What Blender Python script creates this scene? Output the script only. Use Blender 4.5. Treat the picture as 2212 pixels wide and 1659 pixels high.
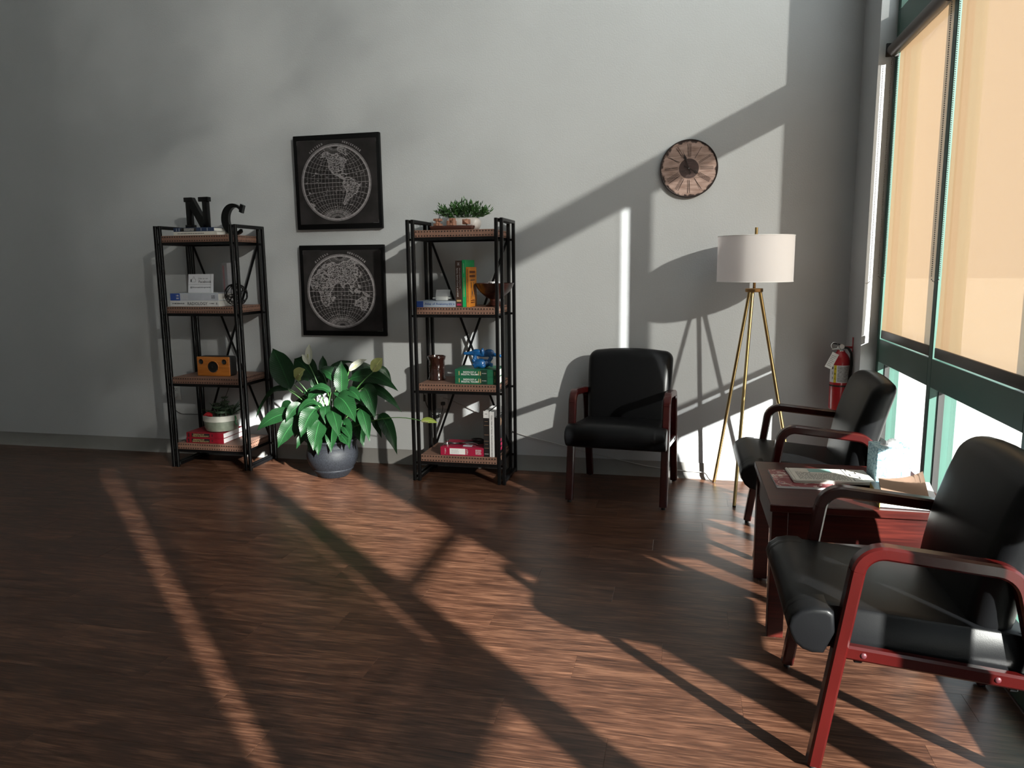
import bpy, bmesh, math, random
from mathutils import Vector, Matrix
random.seed(7)
PI = math.pi
S = bpy.context.scene
COL = S.collection
for o in list(bpy.data.objects): bpy.data.objects.remove(o)

# ---------------------------------------------------------------- camera
YAW, PITCH, ROLL, FPX = 0.22185321, -0.15451384, -0.01014256, 1630.55
CAM = Vector((0.0, -4.8144, 1.35))
fw = Vector((-math.sin(YAW)*math.cos(PITCH), math.cos(YAW)*math.cos(PITCH), math.sin(PITCH)))
rt = Vector((math.cos(YAW), math.sin(YAW), 0)); up = rt.cross(fw)
rt, up = math.cos(ROLL)*rt+math.sin(ROLL)*up, -math.sin(ROLL)*rt+math.cos(ROLL)*up
cd = bpy.data.cameras.new('camera'); cam = bpy.data.objects.new('camera', cd); COL.objects.link(cam)
M = Matrix((rt, up, -fw)).transposed().to_4x4(); M.translation = CAM
cam.matrix_world = M
cd.sensor_fit = 'HORIZONTAL'; cd.sensor_width = 36.0; cd.lens = FPX/2212*36.0
cd.clip_start = 0.02; cd.clip_end = 500
S.camera = cam

# ---------------------------------------------------------------- light
S.view_settings.view_transform = 'Standard'; S.view_settings.look = 'None'
S.view_settings.gamma = 1.0; S.view_settings.use_curve_mapping = False
S.view_settings.exposure = 1.15
w = bpy.data.worlds.new('sky'); S.world = w; w.use_nodes = True
bg = w.node_tree.nodes['Background']
bg.inputs['Color'].default_value = (0.84, 0.92, 1.0, 1); bg.inputs['Strength'].default_value = .85
SUN = Vector((-1.0, 0.95, -0.5)).normalized()          # direction the light travels
sl = bpy.data.lights.new('sun', 'SUN'); sl.energy = 15.0; sl.angle = math.radians(1.1); sl.color = (1.0, 0.965, 0.92)
so = bpy.data.objects.new('sun', sl); COL.objects.link(so)
so.rotation_euler = SUN.to_track_quat('-Z', 'Y').to_euler(); so.location = (8, -8, 6)
try:
    S.cycles.use_denoising = True
    S.cycles.max_bounces = 10; S.cycles.diffuse_bounces = 6; S.cycles.transparent_max_bounces = 16
    S.cycles.sample_clamp_indirect = 6.0; S.cycles.caustics_reflective = False; S.cycles.caustics_refractive = False
except Exception: pass

# ---------------------------------------------------------------- materials
MATS = {}
def newmat(name):
    m = bpy.data.materials.new(name); m.use_nodes = True
    MATS[name] = m
    return m, m.node_tree.nodes, m.node_tree.links, m.node_tree.nodes['Principled BSDF']
def pm(name, col, rough=.5, metal=0, noise=0, nscale=30, bump=0, bscale=200, spec=.5, coat=0, stretch=None, alpha=None):
    """principled material with optional colour mottling and fine relief (object coordinates)"""
    m, N, L, b = newmat(name)
    b.inputs['Base Color'].default_value = (*col, 1); b.inputs['Roughness'].default_value = rough
    b.inputs['Metallic'].default_value = metal; b.inputs['Specular IOR Level'].default_value = spec
    b.inputs['Coat Weight'].default_value = coat; b.inputs['Coat Roughness'].default_value = .15
    if noise or bump:
        tc = N.new('ShaderNodeTexCoord'); mp = N.new('ShaderNodeMapping'); L.new(tc.outputs['Object'], mp.inputs['Vector'])
        if stretch: mp.inputs['Scale'].default_value = stretch
    if noise:
        n = N.new('ShaderNodeTexNoise'); n.inputs['Scale'].default_value = nscale; n.inputs['Detail'].default_value = 6
        L.new(mp.outputs['Vector'], n.inputs['Vector'])
        r = N.new('ShaderNodeValToRGB')
        r.color_ramp.elements[0].position = .3; r.color_ramp.elements[1].position = .7
        r.color_ramp.elements[0].color = (*[c*(1-noise) for c in col], 1)
        r.color_ramp.elements[1].color = (*[min(1, c*(1+noise)) for c in col], 1)
        L.new(n.outputs['Fac'], r.inputs['Fac']); L.new(r.outputs['Color'], b.inputs['Base Color'])
    if bump:
        n2 = N.new('ShaderNodeTexNoise'); n2.inputs['Scale'].default_value = bscale; n2.inputs['Detail'].default_value = 3
        L.new(mp.outputs['Vector'], n2.inputs['Vector'])
        bp = N.new('ShaderNodeBump'); bp.inputs['Strength'].default_value = bump; bp.inputs['Distance'].default_value = .002
        L.new(n2.outputs['Fac'], bp.inputs['Height']); L.new(bp.outputs['Normal'], b.inputs['Normal'])
    return m
def woodmat(name, cols, rough=.35, sx=1.2, sy=14, fine=60, axis=0, rnd=False, coat=0, bump=.12, spec=.5, fx=2.2):
    """streaky wood: two stretched noises through a three-stop ramp"""
    m, N, L, b = newmat(name)
    tc = N.new('ShaderNodeTexCoord'); v = tc.outputs['Object']
    if rnd:
        oi = N.new('ShaderNodeObjectInfo'); mu = N.new('ShaderNodeMath'); mu.operation = 'MULTIPLY'; mu.inputs[1].default_value = 37.0
        L.new(oi.outputs['Random'], mu.inputs[0]); ad = N.new('ShaderNodeVectorMath'); ad.operation = 'ADD'
        L.new(v, ad.inputs[0]); L.new(mu.outputs[0], ad.inputs[1]); v = ad.outputs['Vector']
    def noise(s, sc, det, dist=0):
        mp = N.new('ShaderNodeMapping'); L.new(v, mp.inputs['Vector']); mp.inputs['Scale'].default_value = s
        n = N.new('ShaderNodeTexNoise'); n.inputs['Scale'].default_value = sc; n.inputs['Detail'].default_value = det
        n.inputs['Distortion'].default_value = dist; L.new(mp.outputs['Vector'], n.inputs['Vector']); return n.outputs['Fac']
    def sc3(a, bb):
        s = [bb, bb, bb]; s[axis] = a; return s
    n1 = noise(sc3(sx, sy), 1.0, 6, 1.4); n2 = noise(sc3(sx*fx, fine), 1.0, 9, .4)
    mx = N.new('ShaderNodeMix'); mx.data_type = 'FLOAT'; mx.inputs['Factor'].default_value = .55
    L.new(n1, mx.inputs[2]); L.new(n2, mx.inputs[3])
    r = N.new('ShaderNodeValToRGB'); e = r.color_ramp.elements
    e[0].position = .34; e[0].color = (*cols[0], 1); e[1].position = .66; e[1].color = (*cols[2], 1)
    k = e.new(.5); k.color = (*cols[1], 1)
    L.new(mx.outputs[0], r.inputs['Fac'])
    out = r.outputs['Color']
    if rnd:
        hs = N.new('ShaderNodeHueSaturation'); mr = N.new('ShaderNodeMapRange')
        mr.inputs['To Min'].default_value = .88; mr.inputs['To Max'].default_value = 1.14
        L.new(oi.outputs['Random'], mr.inputs['Value']); L.new(mr.outputs['Result'], hs.inputs['Value']); L.new(out, hs.inputs['Color']); out = hs.outputs['Color']
    L.new(out, b.inputs['Base Color']); b.inputs['Roughness'].default_value = rough
    b.inputs['Coat Weight'].default_value = coat; b.inputs['Coat Roughness'].default_value = .12; b.inputs['Specular IOR Level'].default_value = spec
    bp = N.new('ShaderNodeBump'); bp.inputs['Strength'].default_value = bump; bp.inputs['Distance'].default_value = .001
    L.new(n2, bp.inputs['Height']); L.new(bp.outputs['Normal'], b.inputs['Normal'])
    return m
def glassmat(name, tint, gloss=.06):
    m, N, L, b = newmat(name); N.remove(b)
    t = N.new('ShaderNodeBsdfTransparent'); t.inputs['Color'].default_value = (*tint, 1)
    g = N.new('ShaderNodeBsdfGlossy'); g.inputs['Roughness'].default_value = .02
    mx = N.new('ShaderNodeMixShader'); lw = N.new('ShaderNodeLayerWeight'); lw.inputs['Blend'].default_value = .5
    pw = N.new('ShaderNodeMath'); pw.operation = 'POWER'; pw.inputs[1].default_value = 5; L.new(lw.outputs['Facing'], pw.inputs[0])
    fr = N.new('ShaderNodeMath'); fr.operation = 'MULTIPLY_ADD'; fr.inputs[1].default_value = .7; fr.inputs[2].default_value = .025; L.new(pw.outputs[0], fr.inputs[0])
    L.new(fr.outputs[0], mx.inputs['Fac']); L.new(t.outputs[0], mx.inputs[1]); L.new(g.outputs[0], mx.inputs[2])
    L.new(mx.outputs[0], N['Material Output'].inputs['Surface']); return m
def fabricmat(name, col, trans, transp, bump=.2, bscale=900, back=None):
    """woven cloth: diffuse + translucent, with an open-weave share that lets light straight through"""
    m, N, L, b = newmat(name); N.remove(b)
    d = N.new('ShaderNodeBsdfDiffuse'); d.inputs['Color'].default_value = (*col, 1)
    t = N.new('ShaderNodeBsdfTranslucent'); t.inputs['Color'].default_value = (*(back or col), 1)
    a = N.new('ShaderNodeMixShader'); a.inputs['Fac'].default_value = trans
    L.new(d.outputs[0], a.inputs[1]); L.new(t.outputs[0], a.inputs[2]); out = a.outputs[0]
    tc = N.new('ShaderNodeTexCoord'); mp = N.new('ShaderNodeMapping'); mp.inputs['Scale'].default_value = (1, 1, .25)
    L.new(tc.outputs['Object'], mp.inputs['Vector'])
    n = N.new('ShaderNodeTexNoise'); n.inputs['Scale'].default_value = bscale; L.new(mp.outputs['Vector'], n.inputs['Vector'])
    bp = N.new('ShaderNodeBump'); bp.inputs['Strength'].default_value = bump; bp.inputs['Distance'].default_value = .001
    L.new(n.outputs['Fac'], bp.inputs['Height']); L.new(bp.outputs['Normal'], d.inputs['Normal'])
    if transp:
        tr = N.new('ShaderNodeBsdfTransparent'); tr.inputs['Color'].default_value = (1, .97, .92, 1)
        c = N.new('ShaderNodeMixShader'); c.inputs['Fac'].default_value = transp
        L.new(out, c.inputs[1]); L.new(tr.outputs[0], c.inputs[2]); out = c.outputs[0]
    L.new(out, N['Material Output'].inputs['Surface']); return m

wallp = pm('wall_paint', (.452, .464, .480), .55, noise=.03, nscale=2, bump=.35, bscale=110, spec=.35)
ceilp = pm('ceiling_paint', (.84, .84, .82), .8); whitew = pm('white_wall_paint', (.80, .80, .78), .7)
basep = pm('vinyl_base', (.23, .222, .215), .42, noise=.05, nscale=6)
FW = [(.018, .0070, .0042), (.062, .0262, .0152), (.150, .071, .042)]
floorw = woodmat('plank_vinyl', FW, .34, 2.6, 17, 150, rnd=True, bump=.12, spec=.45, fx=4.2)
concrete = pm('pavement_concrete', (.60, .585, .55), .9, noise=.06, nscale=1.5)
alum = pm('green_aluminium', (.036, .095, .076), .45, noise=.03, nscale=8, spec=.5)
gasket = pm('black_gasket', (.012, .012, .012), .6)
clear = glassmat('clear_glass', (.95, .97, .96)); tinted = fabricmat('frosted_clerestory_glass', (.72, .75, .76), .36, .088, bump=0, back=(.70, .75, .78))
shadef = fabricmat('roller_shade_cloth', (.56, .42, .27), .105, .095, back=(.85, .54, .31))
bronze = pm('roller_bronze', (.075, .06, .052), .4, .3)
chainm = pm('bead_chain', (.05, .048, .046), .4, .3)
blackm = pm('black_steel', (.0035, .0035, .004), .38, .0, spec=.25)
shelfw = woodmat('shelf_board', [(.13, .066, .045), (.19, .10, .072), (.25, .145, .105)], .6, 3, 30, 160)
rivet = pm('dark_rivet', (.004, .004, .004), .5)
leather = pm('black_leather', (.0036, .0038, .0044), .38, bump=.08, bscale=420, spec=.17)
cherry = pm('cherry_wood', (.030, .0017, .0015), .27, noise=.22, nscale=7, coat=.25, spec=.4, stretch=(1, 1, .5))
mahog = woodmat('mahogany_laminate', [(.016, .0024, .0020), (.034, .0048, .0036), (.062, .0095, .0065)], .34, 2, 22, 120, bump=.03, spec=.3)
brass = pm('satin_brass', (.50, .36, .16), .28, 1.0)
brassd = pm('antique_brass', (.34, .20, .085), .33, 1.0)
lampsh = fabricmat('linen_shade', (.94, .92, .93), .50, 0, bump=.15, bscale=700)
whitep = pm('white_paper', (.80, .80, .81), .7)
pagesm = pm('page_block', (.72, .70, .66), .8, noise=.12, nscale=900, stretch=(.02, .02, 1))
inkm = pm('black_ink', (.015, .015, .015), .7)

# ---------------------------------------------------------------- mesh helpers
class MB:
    def __init__(s): s.v = []; s.f = []; s.uv = None
    def add(s, vs, fs, m=None):
        o = len(s.v)
        s.v += [tuple(m @ Vector(p)) if m is not None else tuple(p) for p in vs]
        s.f += [tuple(i+o for i in f) for f in fs]; return s
    def box(s, x0, x1, y0, y1, z0, z1, m=None):
        return s.add([(x0,y0,z0),(x1,y0,z0),(x1,y1,z0),(x0,y1,z0),(x0,y0,z1),(x1,y0,z1),(x1,y1,z1),(x0,y1,z1)],
              [(0,3,2,1),(4,5,6,7),(0,1,5,4),(1,2,6,5),(2,3,7,6),(3,0,4,7)], m)
    def rbox(s, x0, x1, y0, y1, z0, z1, r=.004, seg=2, m=None, fn=None, cuts=0):
        bm = bmesh.new(); bmesh.ops.create_cube(bm, size=1)
        for v in bm.verts: v.co = ((x0+x1)/2+v.co.x*(x1-x0), (y0+y1)/2+v.co.y*(y1-y0), (z0+z1)/2+v.co.z*(z1-z0))
        bmesh.ops.bevel(bm, geom=bm.edges[:], offset=r, segments=seg, profile=.5, affect='EDGES')
        if cuts:
            bmesh.ops.subdivide_edges(bm, edges=[e for e in bm.edges if e.calc_length() > 2.2*r], cuts=cuts, use_grid_fill=True)
        vs = [v.co.copy() for v in bm.verts]; bm.verts.index_update()
        fs = [tuple(v.index for v in f.verts) for f in bm.faces]; bm.free()
        if fn: vs = [fn(p) for p in vs]
        return s.add(vs, fs, m)
    def cyl(s, p0, p1, r0, r1=None, n=16, cap=True):
        p0, p1 = Vector(p0), Vector(p1); r1 = r0 if r1 is None else r1
        q = (p1-p0).to_track_quat('Z', 'Y'); vs = []
        for p, r in ((p0, r0), (p1, r1)):
            for i in range(n):
                a = 2*PI*i/n; vs.append(p+q @ Vector((r*math.cos(a), r*math.sin(a), 0)))
        fs = [(i, (i+1) % n, n+(i+1) % n, n+i) for i in range(n)]
        if cap: fs += [tuple(range(n-1, -1, -1)), tuple(range(n, 2*n))]
        return s.add(vs, fs)
    def lathe(s, prof, n=32, c=(0,0,0), m=None, close=False):
        c = Vector(c); vs = []; fs = []
        for r, z in prof:
            for i in range(n):
                a = 2*PI*i/n; vs.append(c+Vector((max(r,1e-5)*math.cos(a), max(r,1e-5)*math.sin(a), z)))
        for k in range(len(prof)-1):
            for i in range(n):
                j = (i+1) % n; fs.append((k*n+i, k*n+j, (k+1)*n+j, (k+1)*n+i))
        return s.add(vs, fs, m)
    def tube(s, pts, r, n=8, closed=False):
        pts = [Vector(p) for p in pts]; N = len(pts); vs = []; fs = []; prev = None
        for i, p in enumerate(pts):
            t = (pts[(i+1) % N]-pts[i-1]) if closed else (pts[min(i+1, N-1)]-pts[max(i-1, 0)])
            t = t.normalized() if t.length > 1e-9 else Vector((0,0,1))
            if prev is None: prev = t.orthogonal().normalized()
            u = prev-t*prev.dot(t); u = u.normalized() if u.length > 1e-6 else t.orthogonal().normalized(); prev = u
            w_ = t.cross(u); rr = r(i/(N-1)) if callable(r) else r
            for k in range(n):
                a = 2*PI*k/n; vs.append(p+u*math.cos(a)*rr+w_*math.sin(a)*rr)
        for i in range(N if closed else N-1):
            for k in range(n):
                fs.append((i*n+k, i*n+(k+1) % n, ((i+1) % N)*n+(k+1) % n, ((i+1) % N)*n+k))
        if not closed: fs += [tuple(range(n-1, -1, -1)), tuple(range((N-1)*n, N*n))]
        return s.add(vs, fs)
    def bar(s, p0, p1, a, b, upv=(0,0,1)):
        """square bar from p0 to p1, a across (perpendicular to upv), b along upv"""
        p0, p1 = Vector(p0), Vector(p1); t = (p1-p0).normalized(); sd = t.cross(Vector(upv))
        sd = sd.normalized() if sd.length > 1e-6 else t.orthogonal().normalized(); u = sd.cross(t)
        vs = [p+sd*i*a/2+u*j*b/2 for p in (p0, p1) for i, j in ((-1,-1),(1,-1),(1,1),(-1,1))]
        return s.add(vs, [(0,1,2,3)[::-1],(4,5,6,7),(0,1,5,4),(1,2,6,5),(2,3,7,6),(3,0,4,7)])
    def prism(s, out, y0, y1, m=None):
        """outline in (x, z), extruded along y; faces triangulated by fill"""
        n = len(out); vs = [(x, y0, z) for x, z in out]+[(x, y1, z) for x, z in out]
        fs = [tuple(range(n)), tuple(range(2*n-1, n-1, -1))]+[(i, i+n, (i+1) % n+n, (i+1) % n) for i in range(n)]
        return s.add(vs, fs, m)
    def sph(s, c, r, n=12, k=8, sc=(1,1,1), rot=None):
        c = Vector(c); vs = []; fs = []; R = rot or Matrix.Identity(3)
        for j in range(k+1):
            t = PI*j/k
            for i in range(n):
                a = 2*PI*i/n
                vs.append(c+R @ Vector((r*sc[0]*math.sin(t)*math.cos(a), r*sc[1]*math.sin(t)*math.sin(a), r*sc[2]*math.cos(t))))
        for j in range(k):
            for i in range(n): fs.append((j*n+i, (j+1)*n+i, (j+1)*n+(i+1) % n, j*n+(i+1) % n))
        return s.add(vs, fs)
    def mesh(s, name, smooth=35):
        me = bpy.data.meshes.new(name); me.from_pydata(s.v, [], s.f); me.update()
        bm = bmesh.new(); bm.from_mesh(me); bmesh.ops.remove_doubles(bm, verts=bm.verts[:], dist=1e-6)
        bmesh.ops.recalc_face_normals(bm, faces=bm.faces[:])
        if s.uv:
            pass
        if smooth:
            for f in bm.faces: f.smooth = True
            for e in bm.edges:
                if len(e.link_faces) == 2 and e.calc_face_angle(0) > math.radians(smooth): e.smooth = False
        bm.to_mesh(me); bm.free(); return me
def obj(name, mb, mat, parent=None, smooth=35, loc=None, rot=None):
    me = mb.mesh(name, smooth) if isinstance(mb, MB) else mb
    o = bpy.data.objects.new(name, me); COL.objects.link(o)
    if mat is not None and not me.materials: me.materials.append(mat)
    if parent: o.parent = parent
    if loc: o.location = loc
    if rot: o.rotation_euler = rot
    return o
def tag(o, label=None, cat=None, group=None, kind=None):
    if label: o['label'] = label
    if cat: o['category'] = cat
    if group: o['group'] = group
    if kind: o['kind'] = kind
    return o
def thing(name, label, cat, loc=(0,0,0), rz=0, group=None, kind=None):
    o = bpy.data.objects.new(name, None); COL.objects.link(o); o.location = loc; o.rotation_euler = (0,0,rz)
    o.empty_display_size = .05
    return tag(o, label, cat, group, kind)
def copy_tree(o, parent=None):
    c = o.copy(); COL.objects.link(c); c.parent = parent
    for ch in o.children: copy_tree(ch, c)
    return c
TXT = {}
def textmesh(s, w, h, spacing=1.0, bold=0.0):
    """flat lettering fitted into a w x h box centred on the origin (x, z plane, facing -y)"""
    cu = bpy.data.curves.new('t', 'FONT'); cu.body = s; cu.align_x = 'CENTER'; cu.align_y = 'CENTER'; cu.resolution_u = 2
    cu.space_character = spacing; cu.offset = bold
    o = bpy.data.objects.new('t', cu); COL.objects.link(o); bpy.context.view_layer.update()
    me = bpy.data.meshes.new_from_object(o.evaluated_get(bpy.context.evaluated_depsgraph_get()))
    bpy.data.objects.remove(o); bpy.data.curves.remove(cu)
    xs = [v.co.x for v in me.vertices]; ys = [v.co.y for v in me.vertices]
    cx, cy = (min(xs)+max(xs))/2, (min(ys)+max(ys))/2; k1 = w/max(1e-6, max(xs)-min(xs)); k2 = h/max(1e-6, max(ys)-min(ys))
    for v in me.vertices: v.co = ((v.co.x-cx)*k1, 0, (v.co.y-cy)*k2)
    return me
def text(parent, s, w, h, loc, mat, rot=(0,0,0), bold=0.012, name='lettering'):
    me = textmesh(s, w, h, bold=bold); me.name = name
    return obj(name, me, mat, parent, loc=loc, rot=rot)

# ---------------------------------------------------------------- the room shell
XW, XF, CEIL = .96, 1.04, 6.40            # right wall plane, inner face of the glazing frame, ceiling height
XL, YB = -8.0, -9.0
def struct(name, mb, mat, label, cat, smooth=0):
    return tag(obj(name, mb, mat, None, smooth), label, cat, kind='structure')
fl = struct('floor', MB().box(XL, 1.16, YB, .1, -.12, -.004), basep, 'dark red-brown wood-look plank floor of the waiting room', 'floor')
struct('wall_back', MB().box(XL, 1.15, 0, .15, 0, CEIL), wallp, 'light grey textured wall behind the bookshelves and clock', 'wall')
struct('wall_right', MB().box(XW, 1.15, -.385, 0, 0, CEIL), wallp, 'narrow grey wall return between the corner and the glazing', 'wall')
struct('wall_right_far', MB().box(XF, 1.15, YB, -5.312, 0, CEIL), whitew, 'solid white wall beyond the end of the glazing', 'wall')
struct('wall_left', MB().box(XL-.15, XL, YB, .15, 0, CEIL), whitew, 'white side wall at the dark end of the room', 'wall')
struct('wall_front', MB().box(XL, 1.3, YB-.15, YB, 0, CEIL), whitew, 'white wall opposite the bookshelves', 'wall')
struct('ceiling', MB().box(XL-.15, 1.3, YB-.15, .15, CEIL, CEIL+.1), ceilp, 'flat off-white ceiling over the waiting room', 'ceiling')
struct('ground', MB().box(1.17, 90, -70, 70, -.25, -.10), concrete, 'pale sunlit concrete pavement outside the glazing', 'pavement')
def cove(x0, x1):
    return MB().add([(x0,-.001,.1035),(x0,-.004,.1035),(x0,-.005,.02),(x0,-.014,.0),(x0,-.001,0),(x1,-.001,.1035),(x1,-.004,.1035),(x1,-.005,.02),(x1,-.014,.0),(x1,-.001,0)],
                    [(0,1,6,5),(1,2,7,6),(2,3,8,7),(3,4,9,8),(0,4,3,2,1),(5,6,7,8,9)])
struct('baseboard_back', cove(XL, XW), basep, 'dark grey vinyl cove base along the back wall', 'baseboard', 30)
b_ = struct('baseboard_right', MB().box(XW-.005, XW-.001, -.385, -.006, 0, .1035), basep, 'dark grey vinyl base on the narrow wall return', 'baseboard')
# floor planks: each its own board, parented to the floor
PWD, PLN = .15, 1.22
def plankmesh(l):
    g = .0002
    return MB().add([(g,g,-.004),(l-g,g,-.004),(l-g,PWD-g,-.004),(g,PWD-g,-.004),(g,g,-.0003),(l-g,g,-.0003),(l-g,PWD-g,-.0003),(g,PWD-g,-.0003),
        (g+.0005,g+.0005,0),(l-g-.0005,g+.0005,0),(l-g-.0005,PWD-g-.0005,0),(g+.0005,PWD-g-.0005,0)],
        [(8,9,10,11),(4,5,9,8),(5,6,10,9),(6,7,11,10),(7,4,8,11),(0,1,5,4),(1,2,6,5),(2,3,7,6),(3,0,4,7)]).mesh('plank', 0)
pfull = plankmesh(PLN); pfull.materials.append(floorw)
y = -4.755; row = 0
PX0, PX1 = -5.6, 1.035
while y < -.01:
    x = PX0-[.15, .83, .47, 1.05, .3, .68, .95][row % 7]-.07*(row % 3)
    while x < PX1:
        a, b = max(x, PX0), min(x+PLN, PX1)
        if b-a > .03:
            me = pfull if b-a > PLN-1e-4 else plankmesh(b-a)
            obj('plank', me, floorw, fl, loc=(a, y, 0))
        x += PLN
    y += PWD; row += 1
struct('floor_outer', MB().box(XL, PX0-.001, YB, 0, -.004, -.0003).box(PX0-.001, PX1+.1, YB, -4.757, -.004, -.0003), floorw, 'plank floor continuing into the unlit part of the room', 'floor')

# ---------------------------------------------------------------- storefront glazing (window wall)
XO = 1.15                                   # outer face of the frame
ZM0, ZM1 = .822, .944                       # middle rail
ZT0, ZT1 = 2.452, 2.615                      # transom rail
def member(parent, name, y0, y1, z0, z1, xo=XO):
    return obj(name, MB().rbox(XF, xo, y0, y1, z0, z1, .0025, 1), alum, parent)
EDGE = [-.385, -1.295, -2.255, -3.205, -4.145, -5.095, -5.288]
HM = .024
wn = 0
for i in range(len(EDGE)-1):
    ya, yb = EDGE[i], EDGE[i+1]             # far and near centre lines
    y1 = ya-(.044 if i == 0 else HM); y0 = yb+HM
    if i == 3:                              # the glass door
        d = thing('door_1', 'green aluminium glass entry door with a push bar', 'door', kind='structure')
        member(d, 'jamb', yb-HM, yb+HM, 0, ZT1); member(d, 'head_rail', y0, y1, ZT0-.05, ZT1)
        obj('stile', MB().rbox(XF+.02, XF+.065, y1-.075, y1-.004, .012, ZT0-.055, .002, 1), alum, d)
        obj('stile', MB().rbox(XF+.02, XF+.065, y0+.004, y0+.085, .012, ZT0-.055, .002, 1), alum, d)
        obj('bottom_rail', MB().rbox(XF+.02, XF+.065, y0+.085, y1-.075, .012, .20, .002, 1), alum, d)
        obj('top_stile', MB().rbox(XF+.02, XF+.065, y0+.085, y1-.075, ZT0-.12, ZT0-.055, .002, 1), alum, d)
        obj('push_bar', MB().rbox(XF-.035, XF-.005, y0+.03, y1-.03, 1.04, 1.09, .006, 2).box(XF-.006, XF+.021, y0+.03, y0+.07, 1.045, 1.085).box(XF-.006, XF+.021, y1-.07, y1-.03, 1.045, 1.085), bronze, d)
        obj('pane', MB().box(XF+.038, XF+.044, y0+.085, y1-.075, .20, ZT0-.12), clear, d)
        obj('threshold', MB().rbox(XF-.01, XO, y0, y1, 0, .010, .002, 1), alum, d)
        continue
    wn += 1; slim = ya-yb < .3
    t = thing('window_%d' % wn, ['storefront window bay next to the corner, green aluminium frame', 'storefront window bay behind the end table, green aluminium frame',
        'storefront window bay between the near chair and the glass door', 'storefront window bay past the glass door', 'narrow sidelight at the far end of the glazing'][wn-1], 'window', kind='structure')
    if i == 0: member(t, 'jamb', y1, ya, 0, ZT1)
    member(t, 'mullion', yb-HM, yb+HM, 0, ZT1)
    member(t, 'sill', y0, y1, 0, .10); member(t, 'middle_rail', y0, y1, ZM0, ZM1)
    member(t, 'transom_rail', y0, y1, ZT0, ZT1)
    for nm, z0, z1, gm in (('pane', .10, ZM0, clear), ('pane', ZM1, ZT0, clear)):
        p = obj(nm, MB().box(XF+.045, XF+.051, y0, y1, z0, z1), clear, t)
        g = MB()
        for (q0, q1, u0, u1) in ((y0, y0+.006, z0, z1), (y1-.006, y1, z0, z1), (y0, y1, z0, z0+.006), (y0, y1, z1-.006, z1)):
            g.box(XF+.036, XF+.060, q0, q1, u0, u1)
        obj('gasket', g, gasket, p)
    if slim: continue
    # roller shade inside the frame
    lab = ['tan roller shade in the bay nearest the room corner', 'tan roller shade in the bay above the end table', 'tan roller shade in the bay before the glass door', 'tan roller shade in the bay past the glass door'
][wn-1]
    r = thing('roller_shade', lab, 'roller shade', (1.0465, (y0+y1)/2, 0), group='tan roller shades on the storefront')
    y1 = ya-(.044 if i == 0 else HM); y0 = yb+HM
    r.location.y = (y0+y1)/2
    c = (y0+y1)/2; l1 = y1-.023-c; l0 = y0+.004-c
    zb = .995
    fab = MB(); nz = 12
    vs = []; fs = []
    for k in range(nz+1):
        z = zb+(2.418-zb)*k/nz; curl = .010*max(0, 1-(z-zb)/.22)**2
        e = l1+.0-.018*math.exp(-((z-zb-.10)/.10)**2)*0
        for yy, dx in ((l0, 0), (l0*.3, 0), (l1*.7, 0), (e, -curl*.4)):
            vs.append((dx, yy, z))
    for k in range(nz):
        for j in range(3): fs.append((k*4+j, k*4+j+1, (k+1)*4+j+1, (k+1)*4+j))
    obj('cloth', MB().add(vs, fs), shadef, r)
    obj('roller_tube', MB().cyl((-.030, l0-.002, 2.418), (-.030, y1-.006-c, 2.418), .030, n=24), bronze, r)
    obj('hem_bar', MB().rbox(-.006, .006, l0, l1, zb-.045, zb, .004, 2), bronze, r)
    obj('bracket', MB().rbox(-.065, .0, y1-.006-c, y1-.002-c, 2.385, 2.452, .004, 2), gasket, r)
    ch = MB(); zc0, rr = 1.285, .0155; yc = y1-.012-c; n_ = 0
    z = 2.39
    while z > zc0:
        for sgn in (-1, 1): ch.sph((-.0195+sgn*rr, yc, z), .0029, 6, 4)
        z -= .0085
    for k in range(1, 7):
        a = PI*k/7; ch.sph((-.0195-rr*math.cos(a), yc, zc0-rr*math.sin(a)), .0029, 6, 4)
    tag(obj('bead_chain', ch, chainm, r), kind='stuff')

# continuous frosted clerestory above the transom rail
t = thing('window_6', 'long frosted clerestory glazing above the storefront bays', 'window', kind='structure')
ye = EDGE[-1]
member(t, 'jamb', -.429, -.385, ZT1, CEIL); member(t, 'jamb', ye-HM, ye+HM, ZT1, CEIL); member(t, 'head_rail', ye+HM, -.429, CEIL-.05, CEIL)
p = obj('pane', MB().box(XF+.045, XF+.051, ye+HM, -.429, ZT1, CEIL-.05), clear, t)
obj('frost_film', MB().add([(XF+.044, ye+HM, ZT1), (XF+.044, -.429, ZT1), (XF+.044, -.429, CEIL-.05), (XF+.044, ye+HM, CEIL-.05)], [(0, 1, 2, 3)]), tinted, p)

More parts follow.
